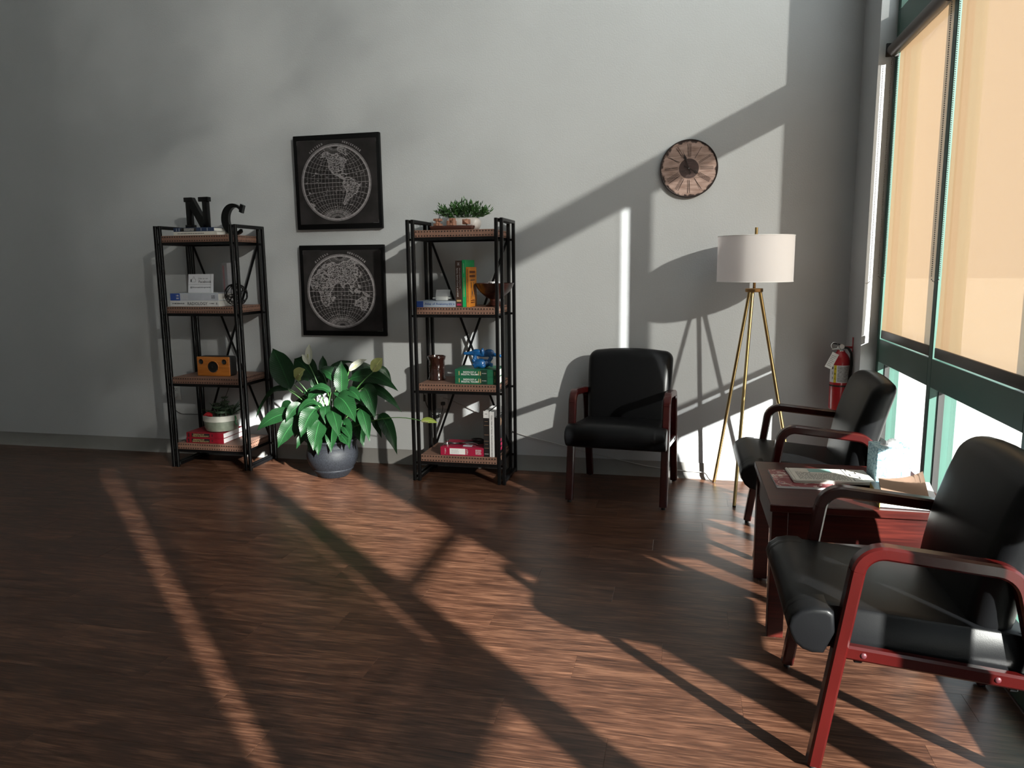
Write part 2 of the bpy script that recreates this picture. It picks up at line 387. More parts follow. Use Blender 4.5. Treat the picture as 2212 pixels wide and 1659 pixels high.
# unseen tree added outside so its crown fades the sun along the back wall
bark = pm('tree_bark', (.10, .07, .05), .9, noise=.4, nscale=8); treel = fabricmat('tree_leaf', (.05, .11, .03), .2, 0, 0)
t = thing('added_shade_tree', 'unseen tall leafy tree added outside the glazing to fade the sun on the wall', 'tree', (12.5, -17.2, -.10))
obj('trunk', MB().tube([(0, 0, 0), (.1, .05, 3), (0, .1, 6), (.1, .3, 9), (0, .6, 12)], lambda u: .24-.16*u, 12), bark, t)
rnd = random.Random(17); m = MB(); n = 0
TAU = [(-12.4, 0), (-13.6, .34), (-14.3, .60), (-15.1, 1.0), (-15.9, 2.0), (-17.6, 3.0)]   # crown density, shaped to dim the sun gradually leftward on the wall
while n < 10600:
    yt = rnd.uniform(-17.4, -12.4)
    for (ya_, ta), (yb_, tb) in zip(TAU, TAU[1:]):
        if yb_ <= yt <= ya_: tau = ta+(tb-ta)*(ya_-yt)/(ya_-yb_)
    if rnd.random()*3.0 > tau: continue
    zt = rnd.uniform(7.85, 12.6); s_ = rnd.uniform(-1.3, 1.3)
    p = Vector((12+s_-12.5, yt-.95*s_+17.2, zt+.5*s_+.10))
    d = Vector((rnd.gauss(0, 1), rnd.gauss(0, 1), rnd.gauss(0, 1))).normalized(); e = d.orthogonal().normalized(); l, w_ = .07, .04
    m.add([p-d*l, p+e*w_, p+d*l, p-e*w_], [(0, 1, 2, 3)]); n += 1
tag(obj('foliage', m, treel, t, 0), kind='stuff')
for k in range(7):
    z0 = 7.6+.6*k; q = Vector((rnd.uniform(-1, 1), rnd.uniform(1.2, 2.4)-.1*k, z0+1.0)); obj('branch', MB().tube([(.05, .3, z0-.6), (q.x*.5, q.y*.5, z0+.3), q], lambda u: .035-.028*u, 7), bark, t)

# ---------------------------------------------------------------- bookshelves
ZS = [1.572, 1.106, .630, .173]             # top faces of the four boards
BT = .043
def bookshelf(label, loc):
    t = thing('bookshelf', label, 'bookshelf', loc, group='two matching industrial bookshelves')
    D = .172; H = 1.637; q = .020
    post = MB().rbox(-q/2, q/2, -q/2, q/2, 0, H, .0025, 1).mesh('post'); post.materials.append(blackm)
    rail = MB().rbox(-q/2, q/2, -D+q, D-q, -q/2, q/2, .0025, 1).mesh('rail'); rail.materials.append(blackm)
    lug = MB().rbox(-.0075, .0075, -.006, .006, -.007, .007, .001, 1).mesh('spacer_lug'); lug.materials.append(blackm)
    for sx in (-1, 1):
        for px in (.295, .262):
            for sy in (-1, 1): obj('post', post, blackm, t, loc=(sx*px, sy*(D-q/2), 0))
            obj('top_rail', rail, blackm, t, loc=(sx*px, 0, H-q/2)); obj('bottom_rail', rail, blackm, t, loc=(sx*px, 0, .022))
        for sy in (-1, 1):
            for z in [z-BT-.012 for z in ZS]+[H-.012]: obj('spacer_lug', lug, blackm, t, loc=(sx*.2785, sy*(D-.016), z))
    for z in ZS:
        b = obj('shelf_board', MB().rbox(-.248, .248, -D+.002, D-.002, z-BT, z, .0015, 1), shelfw, t)
        rv = MB(); n = 27
        for zz in (z-.009, z-BT+.009):
            for i in range(n):
                x = -.238+.476*i/(n-1)
                rv.cyl((x, -D+.0025, zz), (x, -D+.0007, zz), .0043, n=8); rv.cyl((x, D-.0025, zz), (x, D-.0007, zz), .0043, n=8)
            for i in range(17):
                yy = -.158+.316*i/16
                for sx in (-1, 1): rv.cyl((sx*.2475, yy, zz), (sx*.2493, yy, zz), .0043, n=8)
        tag(obj('rivets', rv, rivet, b), kind='stuff')
        m = MB()
        for sy in (-1, 1): m.box(-.252, .252, sy*(D-.010)-.008, sy*(D-.010)+.008, z-BT-.019, z-BT-.0005)
        for sx in (-1, 1): m.box(sx*.244-.008, sx*.244+.008, -D+.018, D-.018, z-BT-.019, z-BT-.0005)
        obj('support_frame', m, blackm, t)
    yb = D-.006
    for s_ in (-1, 1):
        obj('cross_brace', MB().bar((-s_*.252, yb+s_*.003, ZS[0]-.06), (s_*.252, yb+s_*.003, ZS[3]), .005, .014, (0,1,0)).bar((-s_*.252, yb+s_*.003, ZS[0]-.06), (s_*.252, yb+s_*.003, ZS[3]), .014, .005, (0,1,0)), blackm, t)
    return t
SH1 = (-3.12, -.198); SH2 = (-1.352, -.208)
bookshelf('black metal and wood bookshelf holding the letters N and C', (*SH1, 0))
bookshelf('black metal and wood bookshelf with a leafy planter on top', (*SH2, 0))

# ---------------------------------------------------------------- armchairs
def chair_side_path(n=7):
    """side loop (u backward, z up): front leg, arm, rear leg"""
    def corner(p, a, b, r):
        p, a, b = Vector(p), Vector(a), Vector(b); d1 = (a-p).normalized(); d2 = (b-p).normalized()
        ang = d1.angle(d2); tl = r/math.tan(ang/2); s0, s1 = p+d1*tl, p+d2*tl; out = []
        bis = (d1+d2).normalized(); c = p+bis*(r/math.sin(ang/2))
        a0 = math.atan2(*(s0-c).yx); a1 = math.atan2(*(s1-c).yx); da = (a1-a0+PI) % (2*PI)-PI
        return [c+Vector((math.cos(a0+da*k/n), math.sin(a0+da*k/n)))*r for k in range(n+1)]
    A, B, C_, D = (0, .014), (.088, .628), (.452, .592), (.595, .012)
    c1 = corner(B, A, C_, .062); c2 = corner(C_, B, D, .075)
    return [Vector(A)], c1, c2, [Vector(D)]
def sweep(pts, th, wd, v):
    """rectangular bar (th in plane, wd across) along (u, z) points at lateral position v; u -> +y"""
    m = MB(); n = len(pts); r = .006
    sec = [(-th/2, -wd/2+r), (-th/2+r, -wd/2), (th/2-r, -wd/2), (th/2, -wd/2+r), (th/2, wd/2-r), (th/2-r, wd/2), (-th/2+r, wd/2), (-th/2, wd/2-r)]
    vs = []; fs = []; K = len(sec)
    for i, p in enumerate(pts):
        t = (pts[min(i+1, n-1)]-pts[max(i-1, 0)]).normalized(); nn = Vector((-t.y, t.x))
        for a, b in sec: q = p+nn*a; vs.append((v+b, q.x, q.y))
    for i in range(n-1):
        for k in range(K): fs.append((i*K+k, i*K+(k+1) % K, (i+1)*K+(k+1) % K, (i+1)*K+k))
    fs += [tuple(range(K-1, -1, -1)), tuple(range((n-1)*K, n*K))]
    return m.add(vs, fs)
def make_chair(label):
    t = thing('armchair', label, 'armchair', group='black leather armchairs with cherry wood arms')
    a, c1, c2, d = chair_side_path()
    for s_ in (-1, 1):
        v = s_*.268
        f = obj('leg', sweep(a+[c1[0]], .036, .043, v), cherry, t)
        obj('glide', MB().cyl((v, .0, 0), (v, .0, .014), .011, n=12), gasket, f)
        obj('armrest', sweep(c1+c2, .036, .043, v), cherry, t)
        f = obj('leg', sweep([c2[-1]]+d, .036, .043, v), cherry, t)
        obj('glide', MB().cyl((v, .596, 0), (v, .596, .012), .011, n=12), gasket, f)
        rl = obj('side_rail', sweep([Vector((.053, .347)), Vector((.515, .302))], .038, .030, v), cherry, t)
        for u, z in ((.105, .342), (.42, .3115)):
            obj('bolt', MB().sph((v+s_*.0145, u, z), .0085, 12, 8, (.55, 1, 1)), pm_bolt, rl)
    for u, z in ((.10, .33), (.47, .292)):
        obj('cross_rail', MB().rbox(-.254, .254, u-.011, u+.011, z-.025, z+.015, .003, 1), blackm, t)
    # seat: one padded profile lofted across, its waterfall front lip running wider than the arms
    def bow(p): return Vector((p.x, p.y, .474-.012*(p.x/.25)**2-(p.y-.02)*.088+(p.z-.462)))
    PR = [(.500, .312), (.510, .345), (.510, .395), (.500, .424), (.46, .434), (.36, .442), (.24, .452), (.12, .463), (.03, .471), (-.02, .472), (-.052, .464), (-.076, .444), (-.084, .418), (-.079, .388), (-.066, .362), (-.044, .344), (-.018, .336), (.010, .338), (.034, .345), (.12, .343), (.30, .328)]
    def loft(prof, stations):
        m = MB(); K = len(prof); vs = []; fs = []
        for v, k, cu, cz in stations:
            for u, z in prof: vs.append((v, cu+(u-cu)*k, cz+(z-cz)*k-.010*(v/.26)**2*(1 if z > .41 else .2)))
        for i in range(len(stations)-1):
            for j in range(K): fs.append((i*K+j, i*K+(j+1) % K, (i+1)*K+(j+1) % K, (i+1)*K+j))
        fs += [tuple(range(K-1, -1, -1)), tuple(range((len(stations)-1)*K, len(stations)*K))]
        return m.add(vs, fs)
    ST = [(-.247, .93, .22, .41), (-.240, .985, .22, .41), (-.228, 1, .22, .41), (-.14, 1, .22, .41), (-.05, 1, .22, .41), (.05, 1, .22, .41), (.14, 1, .22, .41), (.228, 1, .22, .41), (.240, .985, .22, .41), (.247, .93, .22, .41)]
    st = loft(PR, ST)
    FR = [(.030, .462), (.015, .4715)]+PR[9:18]+[(.036, .40)]
    for sg in (-1, 1):
        q = loft(FR, [(sg*.200, 1, -.03, .405), (sg*.262, 1, -.03, .405), (sg*.272, .99, -.03, .405), (sg*.278, .96, -.03, .405), (sg*.281, .90, -.03, .405), (sg*.282, .80, -.03, .405)])
        st.add(q.v, q.f)
    seat = obj('seat', st, leather, t, 50)
    pts = [(s2*.236, u, bow(Vector((s2*.236, u, .463))).z) for s2 in (1,) for u in (.03, .15, .27, .38, .47)]
    for s2 in (-1, 1):
        obj('piping', MB().tube([(s2*.238, u, bow(Vector((s2*.238, u, .456))).z+.002) for u in (.02, .14, .26, .38, .48)], .0025, 6), leather, seat)
    # backrest: padded panel, arched top, leaning and curving back
    def bk(p):
        z = p.z; s = (z-.40)/.42
        u = .405+.05*s+.055*s*s
        arch = .020*(1-(p.x/.25)**2)*max(0, min(1, s))
        belly = -.010*(1-(p.x/.26)**2)*(1 if p.y < 0 else -1.2)*math.sin(PI*max(0, min(1, s)))
        wid = 1-.055*max(0, 1-s*1.3)
        taper = 1-.18*max(0, s-.6)
        return Vector((p.x*wid, u+p.y*taper+belly, z+arch))
    bk_ = obj('backrest', MB().rbox(-.257, .257, -.046, .064, .392, .826, .046, 6, fn=bk, cuts=4), leather, t, 50)
    return t
pm_bolt = pm('plum_bolt', (.055, .014, .018), .4, spec=.3)
ch1 = make_chair('black leather armchair with cherry arms against the back wall beside the lamp')
ch1.location = (-.343, -.653, 0); ch1.rotation_euler = (0, 0, math.radians(-4.8))
ch2 = copy_tree(ch1); ch2.location = (.362, -1.070, 0); ch2.rotation_euler = (0, 0, -PI/2)
ch2['label'] = 'black leather armchair with cherry arms between the extinguisher corner and the end table'
ch3 = copy_tree(ch1); ch3.location = (.376, -2.552, 0); ch3.rotation_euler = (0, 0, -PI/2)
ch3['label'] = 'black leather armchair with cherry arms on the open-floor side of the end table'

# ---------------------------------------------------------------- end table
t = thing('end_table', 'square mahogany end table under the magazines and tissue box', 'table', (.625, -1.807, 0))
hw = .304
obj('table_top', MB().rbox(-hw, hw, -hw, hw, .483, .511, .003, 1), mahog, t)
for sx in (-1, 1):
    for sy in (-1, 1):
        x, y_ = sx*(hw-.036), sy*(hw-.036)
        l = obj('leg', MB().rbox(x-.0275, x+.0275, y_-.0275, y_+.0275, .008, .483, .002, 1), mahog, t)
        obj('glide', MB().cyl((x, y_, 0), (x, y_, .009), .012, n=12), gasket, l)
for sy in (-1, 1): obj('apron', MB().rbox(-hw+.0635, hw-.0635, sy*(hw-.024)-.009, sy*(hw-.024)+.009, .378, .4835, .0015, 1), mahog, t)
for sx in (-1, 1): obj('apron', MB().rbox(sx*(hw-.024)-.009, sx*(hw-.024)+.009, -hw+.0635, hw-.0635, .378, .4835, .0015, 1), mahog, t)

# ---------------------------------------------------------------- floor lamp
LX, LY = .398, -.288
t = thing('floor_lamp', 'brass tripod floor lamp with a white drum shade', 'lamp', (LX, LY, 0))
sh = MB(); R_ = .208
sh.lathe([(R_, 1.2505), (R_, 1.507), (R_-.004, 1.507), (R_-.004, 1.2505), (R_, 1.2505)], 64)
s_ = obj('lamp_shade', sh, lampsh, t, 40)
for z in (1.252, 1.5055):
    tr = MB(); tr.tube([(R_*1.001*math.cos(2*PI*i/64), R_*1.001*math.sin(2*PI*i/64), z) for i in range(64)], .0022, 6, True); obj('shade_trim', tr, whitep, s_)
sp = MB()
for k in range(3):
    a = 2*PI*k/3; sp.cyl((0, 0, 1.49), (.204*math.cos(a), .204*math.sin(a), 1.50), .002, n=6)
obj('shade_spider', sp, brass, s_)
obj('finial', MB().cyl((0, 0, 1.485), (0, 0, 1.553), .0085, n=16), brass, t)
obj('pole', MB().cyl((0, 0, 1.20), (0, 0, 1.49), .008, n=16), brassd, t)
obj('hub', MB().lathe([(.001, 1.192), (.046, 1.192), (.049, 1.195), (.049, 1.210), (.046, 1.213), (.001, 1.213)], 32), brassd, t)
for k, (fx, fy) in enumerate(((.221, -.072), (.313, -.548), (.672, -.232))):
    d_ = Vector((fx-LX, fy-LY, 0)); h = d_.normalized()*.034
    leg = obj('leg', MB().cyl((h.x, h.y, 1.195), (d_.x, d_.y, .004), .0098, n=14), brass, t)
    obj('foot', MB().cyl((d_.x, d_.y, 0), (d_.x, d_.y, .008), .0098, n=14), gasket, leg)
obj('bulb', MB().sph((0, 0, 1.36), .032, 16, 10, (1, 1, 1.3)), whitep, t)

# ---------------------------------------------------------------- wall clock
def clockface():
    m, N, L, b = newmat('distressed_clock_face')
    tc = N.new('ShaderNodeTexCoord'); sx = N.new('ShaderNodeSeparateXYZ'); L.new(tc.outputs['Object'], sx.inputs[0])
    mp = N.new('ShaderNodeMapping'); mp.inputs['Scale'].default_value = (3, 1, 16); L.new(tc.outputs['Object'], mp.inputs['Vector'])
    n = N.new('ShaderNodeTexNoise'); n.inputs['Scale'].default_value = 4; n.inputs['Detail'].default_value = 8; L.new(mp.outputs['Vector'], n.inputs['Vector'])
    r = N.new('ShaderNodeValToRGB'); r.color_ramp.elements[0].color = (.24, .145, .115, 1); r.color_ramp.elements[1].color = (.47, .33, .285, 1)
    r.color_ramp.elements[0].position = .25; r.color_ramp.elements[1].position = .6; L.new(n.outputs['Fac'], r.inputs['Fac'])
    ln = N.new('ShaderNodeVectorMath'); ln.operation = 'LENGTH'; L.new(tc.outputs['Object'], ln.inputs[0])
    n2 = N.new('ShaderNodeTexNoise'); n2.inputs['Scale'].default_value = 38; n2.inputs['Detail'].default_value = 6; L.new(tc.outputs['Object'], n2.inputs['Vector'])
    ma = N.new('ShaderNodeMath'); ma.operation = 'MULTIPLY_ADD'; ma.inputs[1].default_value = .060; L.new(n2.outputs['Fac'], ma.inputs[0]); L.new(ln.outputs['Value'], ma.inputs[2])
    r2 = N.new('ShaderNodeValToRGB'); r2.color_ramp.elements[0].position = .184; r2.color_ramp.elements[1].position = .192
    L.new(ma.outputs[0], r2.inputs['Fac'])
    mx = N.new('ShaderNodeMix'); mx.data_type = 'RGBA'; L.new(r2.outputs['Color'], mx.inputs['Factor']); L.new(r.outputs['Color'], mx.inputs[6]); mx.inputs[7].default_value = (.035, .018, .016, 1)
    L.new(mx.outputs[2], b.inputs['Base Color']); b.inputs['Roughness'].default_value = .55
    return m
faceM = clockface(); clockd = pm('clock_dark', (.018, .010, .009), .5); hubM = pm('clock_centre', (.075, .045, .042), .6, noise=.3, nscale=40, stretch=(.3, 1, 1))
t = thing('wall_clock', 'round rustic wall clock with Roman numerals, reading five to four', 'clock', (.020, 0, 1.920))
CR = .170
FX = Matrix.Rotation(PI/2, 4, 'X')           # lathe axis -> -y
obj('case', MB().lathe([(CR-.012, .001), (CR-.002, .003), (CR, .012), (CR, .022), (CR-.003, .0245), (CR-.007, .0235)], 64, m=FX), clockd, t, 50)
obj('dial', MB().lathe([(1e-4, .0205), (CR-.006, .0205), (CR-.006, .002), (1e-4, .002)], 64, m=FX), faceM, t, 30)
obj('centre_disc', MB().lathe([(1e-4, .0215), (.058, .0215), (.058, .020), ], 48, m=FX), hubM, t, 30)
def dialbox(m, ang, off, r0, r1, wd, y=-.0216, tilt=0):
    """radial stroke on the dial: ang clockwise from 12, off tangential shift, tilt shifts the outer end"""
    a = ang; rad = Vector((math.sin(a), 0, math.cos(a))); tan = Vector((math.cos(a), 0, -math.sin(a)))
    p0, p1 = rad*r0+tan*(off-tilt), rad*r1+tan*(off+tilt); d = (p1-p0).normalized(); s_ = Vector((d.z, 0, -d.x))*wd/2
    q = [p0-s_, p0+s_, p1+s_, p1-s_]
    m.add([(v.x, y, v.z) for v in q], [(0, 1, 2, 3)])
ROM = ['XII', 'I', 'II', 'III', 'IIII', 'V', 'VI', 'VII', 'VIII', 'IX', 'X', 'XI']
for h, s in enumerate(ROM):
    m = MB(); a = 2*PI*h/12; wid = {'I': .0065, 'V': .0115, 'X': .0115}; tot = sum(wid[c] for c in s); x = -tot/2
    for c in s:
        w_ = wid[c]; cxx = x+w_/2
        if c == 'I': dialbox(m, a, cxx, .066, .143, .0022)
        if c == 'V': dialbox(m, a, cxx-.0022, .066, .143, .0026, tilt=-.0026); dialbox(m, a, cxx+.0022, .066, .143, .0012, tilt=.0026)
        if c == 'X': dialbox(m, a, cxx, .066, .143, .0026, tilt=-.0042); dialbox(m, a, cxx, .066, .143, .0012, tilt=.0042)
        x += w_
    obj('numeral', m, clockd, t)
m = MB()
for z in (.075, -.053): dialbox(m, PI/2, -z, -.145, .145, .0012, y=-.0211)
obj('plank_lines', m, clockd, t)
def hand(name, ang, L_, wd):
    m = MB(); pts = [(-.0016, -.028), (-.004, -.026), (-.0045, -.030), (0, -.034), (.0045, -.030), (.004, -.026), (.0016, -.028), (.0018, L_*.45), (wd, L_*.55), (wd*.75, L_*.64), (.0014, L_*.78), (0, L_), (-.0014, L_*.78), (-wd*.75, L_*.64), (-wd, L_*.55), (-.0018, L_*.45)]
    c, s_ = math.cos(ang), math.sin(ang)
    m.prism([(x*c+z*s_, -x*s_+z*c) for x, z in pts], -.0275 if name == 'minute_hand' else -.0255, -.0265 if name == 'minute_hand' else -.0245)
    obj(name, m, clockd, t, 20)
hand('hour_hand', math.radians(118), .078, .008); hand('minute_hand', math.radians(-20), .112, .0075)
obj('hand_pin', MB().cyl((0, -.021, 0), (0, -.030, 0), .003, n=12), pm('steel_pin', (.6, .6, .6), .3, 1), t)
scM = pm('clock_script', (.22, .15, .14), .7)
m = MB()
for z, wd_ in ((.034, .040), (.023, .016), (-.016, .05), (-.024, .03), (-.040, .036)):   # worn, unreadable script
    n = int(wd_/.004); ps = [(-wd_/2+wd_*k/n+.002, z+(.003 if k % 2 else -.002)*(1.4 if k % 3 == 0 else .7)) for k in range(n+1)]
    for (x0, z0), (x1, z1) in zip(ps, ps[1:]): m.add([(x0, -.0219, z0-.0005), (x1, -.0219, z1-.0005), (x1, -.0219, z1+.0005), (x0, -.0219, z0+.0005)], [(0, 1, 2, 3)])
obj('worn_script', m, scM, t)

# ---------------------------------------------------------------- hemisphere map pictures
NAM = [(-168,66),(-156,71),(-140,70),(-128,70),(-115,68),(-95,68),(-94,72),(-85,68),(-87,64),(-94,60),(-93,57),(-82,55),(-80,52),(-78,58),(-77,62),(-70,60),(-65,58),(-60,53),(-56,51),(-65,48),(-66,45),(-70,43),(-74,40),(-76,35),(-81,31),(-80,26),(-82,29),(-85,30),(-90,29),(-97,27),(-97,21),(-94,18),(-91,19),(-87,21),(-88,16),(-84,15),(-83,10),(-79,9),(-81,7.5),(-86,11),(-92,14),(-96,16),(-105,20),(-109,25),(-113,31),(-110,23),(-115,30),(-121,35),(-124,41),(-124,48),(-131,55),(-140,60),(-150,60),(-158,56),(-165,54),(-158,58),(-165,61)]
GRL = [(-73,78),(-60,82),(-35,83),(-20,80),(-22,70),(-40,65),(-44,60),(-51,64),(-54,70)]
SAM = [(-79,9),(-75,11),(-72,12),(-62,10.5),(-52,5),(-50,0),(-44,-3),(-35,-6),(-39,-14),(-41,-22),(-48,-26),(-53,-33),(-57,-36),(-62,-39),(-65,-43),(-68,-50),(-69,-54),(-74,-52),(-74,-45),(-73,-37),(-70,-28),(-70,-18),(-76,-14),(-81,-5),(-80,0),(-77,5)]
AFR = [(-17,15),(-16,22),(-10,30),(-6,35),(10,37),(11,33),(20,31),(32,31),(35,27),(38,19),(43,12),(51,12),(46,3),(40,-4),(40,-15),(35,-20),(32,-28),(27,-34),(19,-35),(15,-27),(12,-17),(13,-8),(9,1),(8,5),(0,5),(-8,4.5),(-13,9)]
EUR = [(-9,37),(-9,43),(-1,44),(-4,48),(3,51),(8,54),(10,57),(12,54),(20,55),(24,59),(30,60),(22,61),(24,66),(17,61),(12,56),(5,60),(14,68),(25,71),(40,67),(45,68),(60,69),(70,73),(80,73),(100,77),(113,74),(130,72),(150,71),(158,70),(158,60),(157,52),(156,58),(142,59),(135,54),(141,50),(132,43),(128,40),(127,35),(122,40),(118,38),(122,31),(117,24),(108,21),(109,13),(105,9),(100,13),(103,2),(98,9),(97,17),(91,22),(86,20),(80,15),(78,8),(73,17),(68,24),(57,26),(50,30),(56,25),(59,22),(52,16),(44,13),(39,21),(35,28),(36,36),(28,37),(27,41),(40,41),(38,46),(30,46),(28,42),(23,38),(19,42),(13,45),(18,40),(15,38),(10,44),(3,43),(0,39),(-5,36)]
AUS = [(114,-22),(122,-18),(130,-12),(136,-12),(140,-17),(142,-11),(146,-19),(153,-26),(150,-37),(141,-38),(135,-34),(125,-33),(115,-34)]
ISL = [[(44,-16),(49,-13),(50,-16),(47,-25),(44,-23)],[(95,5),(104,-3),(105,-6),(100,-1)],[(109,2),(117,7),(118,1),(115,-4),(110,-2)],[(131,-1),(141,-3),(148,-9),(139,-8)],[(130,32),(136,34),(141,41),(139,36)],[(-5,50),(1,52),(-3,58),(-6,56)],[(120,18),(125,8),(122,8)],[(119,1),(125,1),(122,-5)]]
NZ = [[(172,-34),(178,-38),(175,-41),(173,-39)],[(173,-41),(171,-46),(167,-46)],[(-85,22),(-75,20),(-77,21)],[(-74,20),(-68,19),(-72,18)],[(-160,21),(-155,19.5),(-157,20)],[(-180,-16),(-177,-18),(-179,-18)]]
chalk = pm('chalk_print', (.27, .25, .26), .75, noise=.25, nscale=60)
blkcan = pm('blackboard_canvas', (.021, .0185, .019), .65, noise=.45, nscale=7, spec=.2); blkedge = pm('black_canvas_edge', (.003, .003, .0034), .5, spec=.15); wornM = pm('worn_edge', (.10, .095, .098), .8)
def picture(label, loc, lam0, lands, words, tilt):
    t = thing('framed_map', label, 'picture', loc, group='two blackboard-style hemisphere maps')
    t.rotation_euler = (0, math.radians(tilt), 0)
    h = .306
    obj('canvas', MB().rbox(-h, h, -.032, -.001, -h, h, .003, 2), blkedge, t)
    pn = obj('print_ground', MB().box(-h+.026, h-.022, -.0326, -.0321, -h+.034, h-.034), blkcan, t)
    wn_ = MB()
    for (x0, x1, z0, z1) in ((-h+.026, -h+.052, h-.0355, h-.034), (-h+.026, -h+.0275, h-.062, h-.034), (h-.0235, h-.022, h-.06, h-.04), (h-.06, h-.022, -h+.034, -h+.036), (-h+.05, -h+.16, h-.0345, h-.0337), (h-.024, h-.022, -h+.036, -h+.055)):
        wn_.box(x0, x1, -.0331, -.0327, z0, z1)
    tag(obj('worn_marks', wn_, wornM, t), kind='stuff')
    R = .249; m = MB(); cx0, cz0, yy = -.008, -.004, -.0329
    rz_ = random.Random(2)
    def rib(pts, wd, y=yy):
        y = yy-rz_.uniform(0, .0009)
        for (x0, z0), (x1, z1) in zip(pts, pts[1:]):
            d = Vector((x1-x0, z1-z0)); l = d.length
            if l < 1e-5: continue
            n = Vector((-d.y, d.x))*(wd/2/l)
            m.add([(cx0+x0-n.x, y, cz0+z0-n.y), (cx0+x1-n.x, y, cz0+z1-n.y), (cx0+x1+n.x, y, cz0+z1+n.y), (cx0+x0+n.x, y, cz0+z0+n.y)], [(0, 1, 2, 3)])
    def ring(r, wd): rib([(r*math.cos(2*PI*k/96), r*math.sin(2*PI*k/96)) for k in range(97)], wd)
    def pj(lon, lat):
        l = math.radians((lon-lam0+540) % 360-180); p = math.radians(lat)
        if abs(l) > PI/2+.001: return None
        c = math.acos(max(-1, min(1, math.cos(p)*math.cos(l)))); k = (c/math.sin(c) if c > 1e-6 else 1)/(PI/2); return (.94*R*k*math.cos(p)*math.sin(l), .94*R*k*math.sin(p))
    ring(R, .0020); ring(R*.985, .0015); ring(R*.958, .0085); ring(R*.935, .0015)
    for lat in range(-80, 81, 10): rib([pj(lam0+a, lat) for a in range(-90, 91, 6)], .0026 if lat in (0,) else (.0022 if abs(lat) in (70, 20) else .0015))
    for a in range(-80, 81, 10): rib([pj(lam0+a, b) for b in range(-84, 85, 6)], .0014)
    for k in range(24):                       # radial ticks around the south pole
        a = lam0-87+k*7.5; rib([pj(a, -76), pj(a, -64)], .0024)
    rnd = random.Random(int(lam0)+500)
    def inside(poly, x, z):
        c = False; j = len(poly)-1
        for i in range(len(poly)):
            (xi, zi), (xj, zj) = poly[i], poly[j]
            if (zi > z) != (zj > z) and x < (xj-xi)*(z-zi)/(zj-zi)+xi: c = not c
            j = i
        return c
    for L_ in lands:
        P2 = []
        for (a, b), (c, d) in zip(L_, L_[1:]+L_[:1]):
            for k in range(3):
                f = k/3; q = pj(a+(c-a)*f+rnd.uniform(-1, 1)*(1 if k else 0), b+(d-b)*f+rnd.uniform(-1, 1)*(1 if k else 0))
                if q: P2.append(q)
        if len(P2) < 3: continue
        rib(P2+P2[:1], .0048)
        xs = [p[0] for p in P2]; zs = [p[1] for p in P2]; ar = (max(xs)-min(xs))*(max(zs)-min(zs))
        for _ in range(int(ar*24000)):       # rivers, ranges and place names inside the coast
            x, z = rnd.uniform(min(xs), max(xs)), rnd.uniform(min(zs), max(zs))
            if not inside(P2, x, z): continue
            pp = [(x, z)]
            for k in range(rnd.choice((1, 2, 3, 4))): x += rnd.uniform(-.007, .009); z += rnd.uniform(-.004, .004); pp.append((x, z))
            rib(pp, rnd.uniform(.0016, .0034))
        for (x, z) in P2:                    # lettering along the coast
            if rnd.random() < .75: e = rnd.uniform(.006, .015); rib([(x-e*.3, z), (x+e, z+rnd.uniform(-.002, .002))], .0018)
    for _ in range(190):                     # sea names and soundings
        a = rnd.uniform(0, 2*PI); r = R*.88*math.sqrt(rnd.random()); x, z = r*math.cos(a), r*math.sin(a)*.8; e = rnd.uniform(.003, .018)
        rib([(x-e/2, z), (x+e/2, z)], rnd.uniform(.0012, .003))
    tag(obj('map_print', m, chalk, t, 0), kind='stuff')
    for wd_, a0, a1 in ((words[0], 132, 110), (words[1], 77, 48)):
        n = len(wd_)
        for i, c in enumerate(wd_):
            a = math.radians(a0+(a1-a0)*i/(n-1)); r = R*1.07
            obj('letter', textmesh(c, .0085 if c != 'I' else .003, .0135, bold=.03), chalk, t, loc=(cx0+r*math.cos(a), yy, cz0+r*math.sin(a)), rot=(0, PI/2-a, 0))
    return t
picture('black map print of the Western Hemisphere hung above the other map', (-2.254, 0, 1.916), -100, [NAM, GRL, SAM]+NZ, ('WESTERN', 'HEMISPHERE'), -.2)
picture('black map print of the Eastern Hemisphere hung over the potted plant', (-2.252, 0, 1.198), 72, [AFR, EUR, AUS]+ISL, ('EASTERN', 'HEMISPHERE'), .2)

# ---------------------------------------------------------------- fire extinguisher
redp = pm('extinguisher_red', (.42, .012, .022), .28, coat=.3); steel = pm('brushed_steel', (.55, .55, .55), .3, 1.0); yel = pm('label_yellow', (.75, .60, .03), .6); grey = pm('label_grey', (.42, .42, .43), .7)
EX, EY = .898, -.186
t = thing('fire_extinguisher', 'red fire extinguisher with an inspection tag hung in the corner', 'extinguisher', (EX, EY, 0))
r_ = .052
obj('cylinder', MB().lathe([(.001, .505), (.040, .505), (r_, .518), (r_, .79), (r_*.93, .812), (r_*.7, .832), (.024, .845), (.018, .856), (.001, .856)], 40), redp, t, 50)
def wrap(name, z0, z1, a0, a1, mat, dr=.0006, par=None):
    n = 20; vs = []
    for z in (z0, z1):
        for i in range(n+1): a = math.radians(a0+(a1-a0)*i/n); vs.append(((r_+dr)*math.cos(a), (r_+dr)*math.sin(a), z))
    return obj(name, MB().add(vs, [(i, i+1, n+2+i, n+1+i) for i in range(n)]), mat, par or t)
lb = wrap('label', .672, .772, 180, 350, whitep)
wrap('yellow_band', .672, .772, 224, 240, yel, .0011, lb); wrap('grey_print', .676, .768, 246, 318, pm('fine_print', (.40, .40, .41), .7, noise=.5, nscale=400, stretch=(.2, .2, 1)), .0011, lb)
for k, c in enumerate('ABC'): text(lb, c, .008, .011, ((r_+.0016)*math.cos(math.radians(232)), (r_+.0016)*math.sin(math.radians(232)), .752-.029*k), inkm, rot=(0, 0, math.radians(-38)))
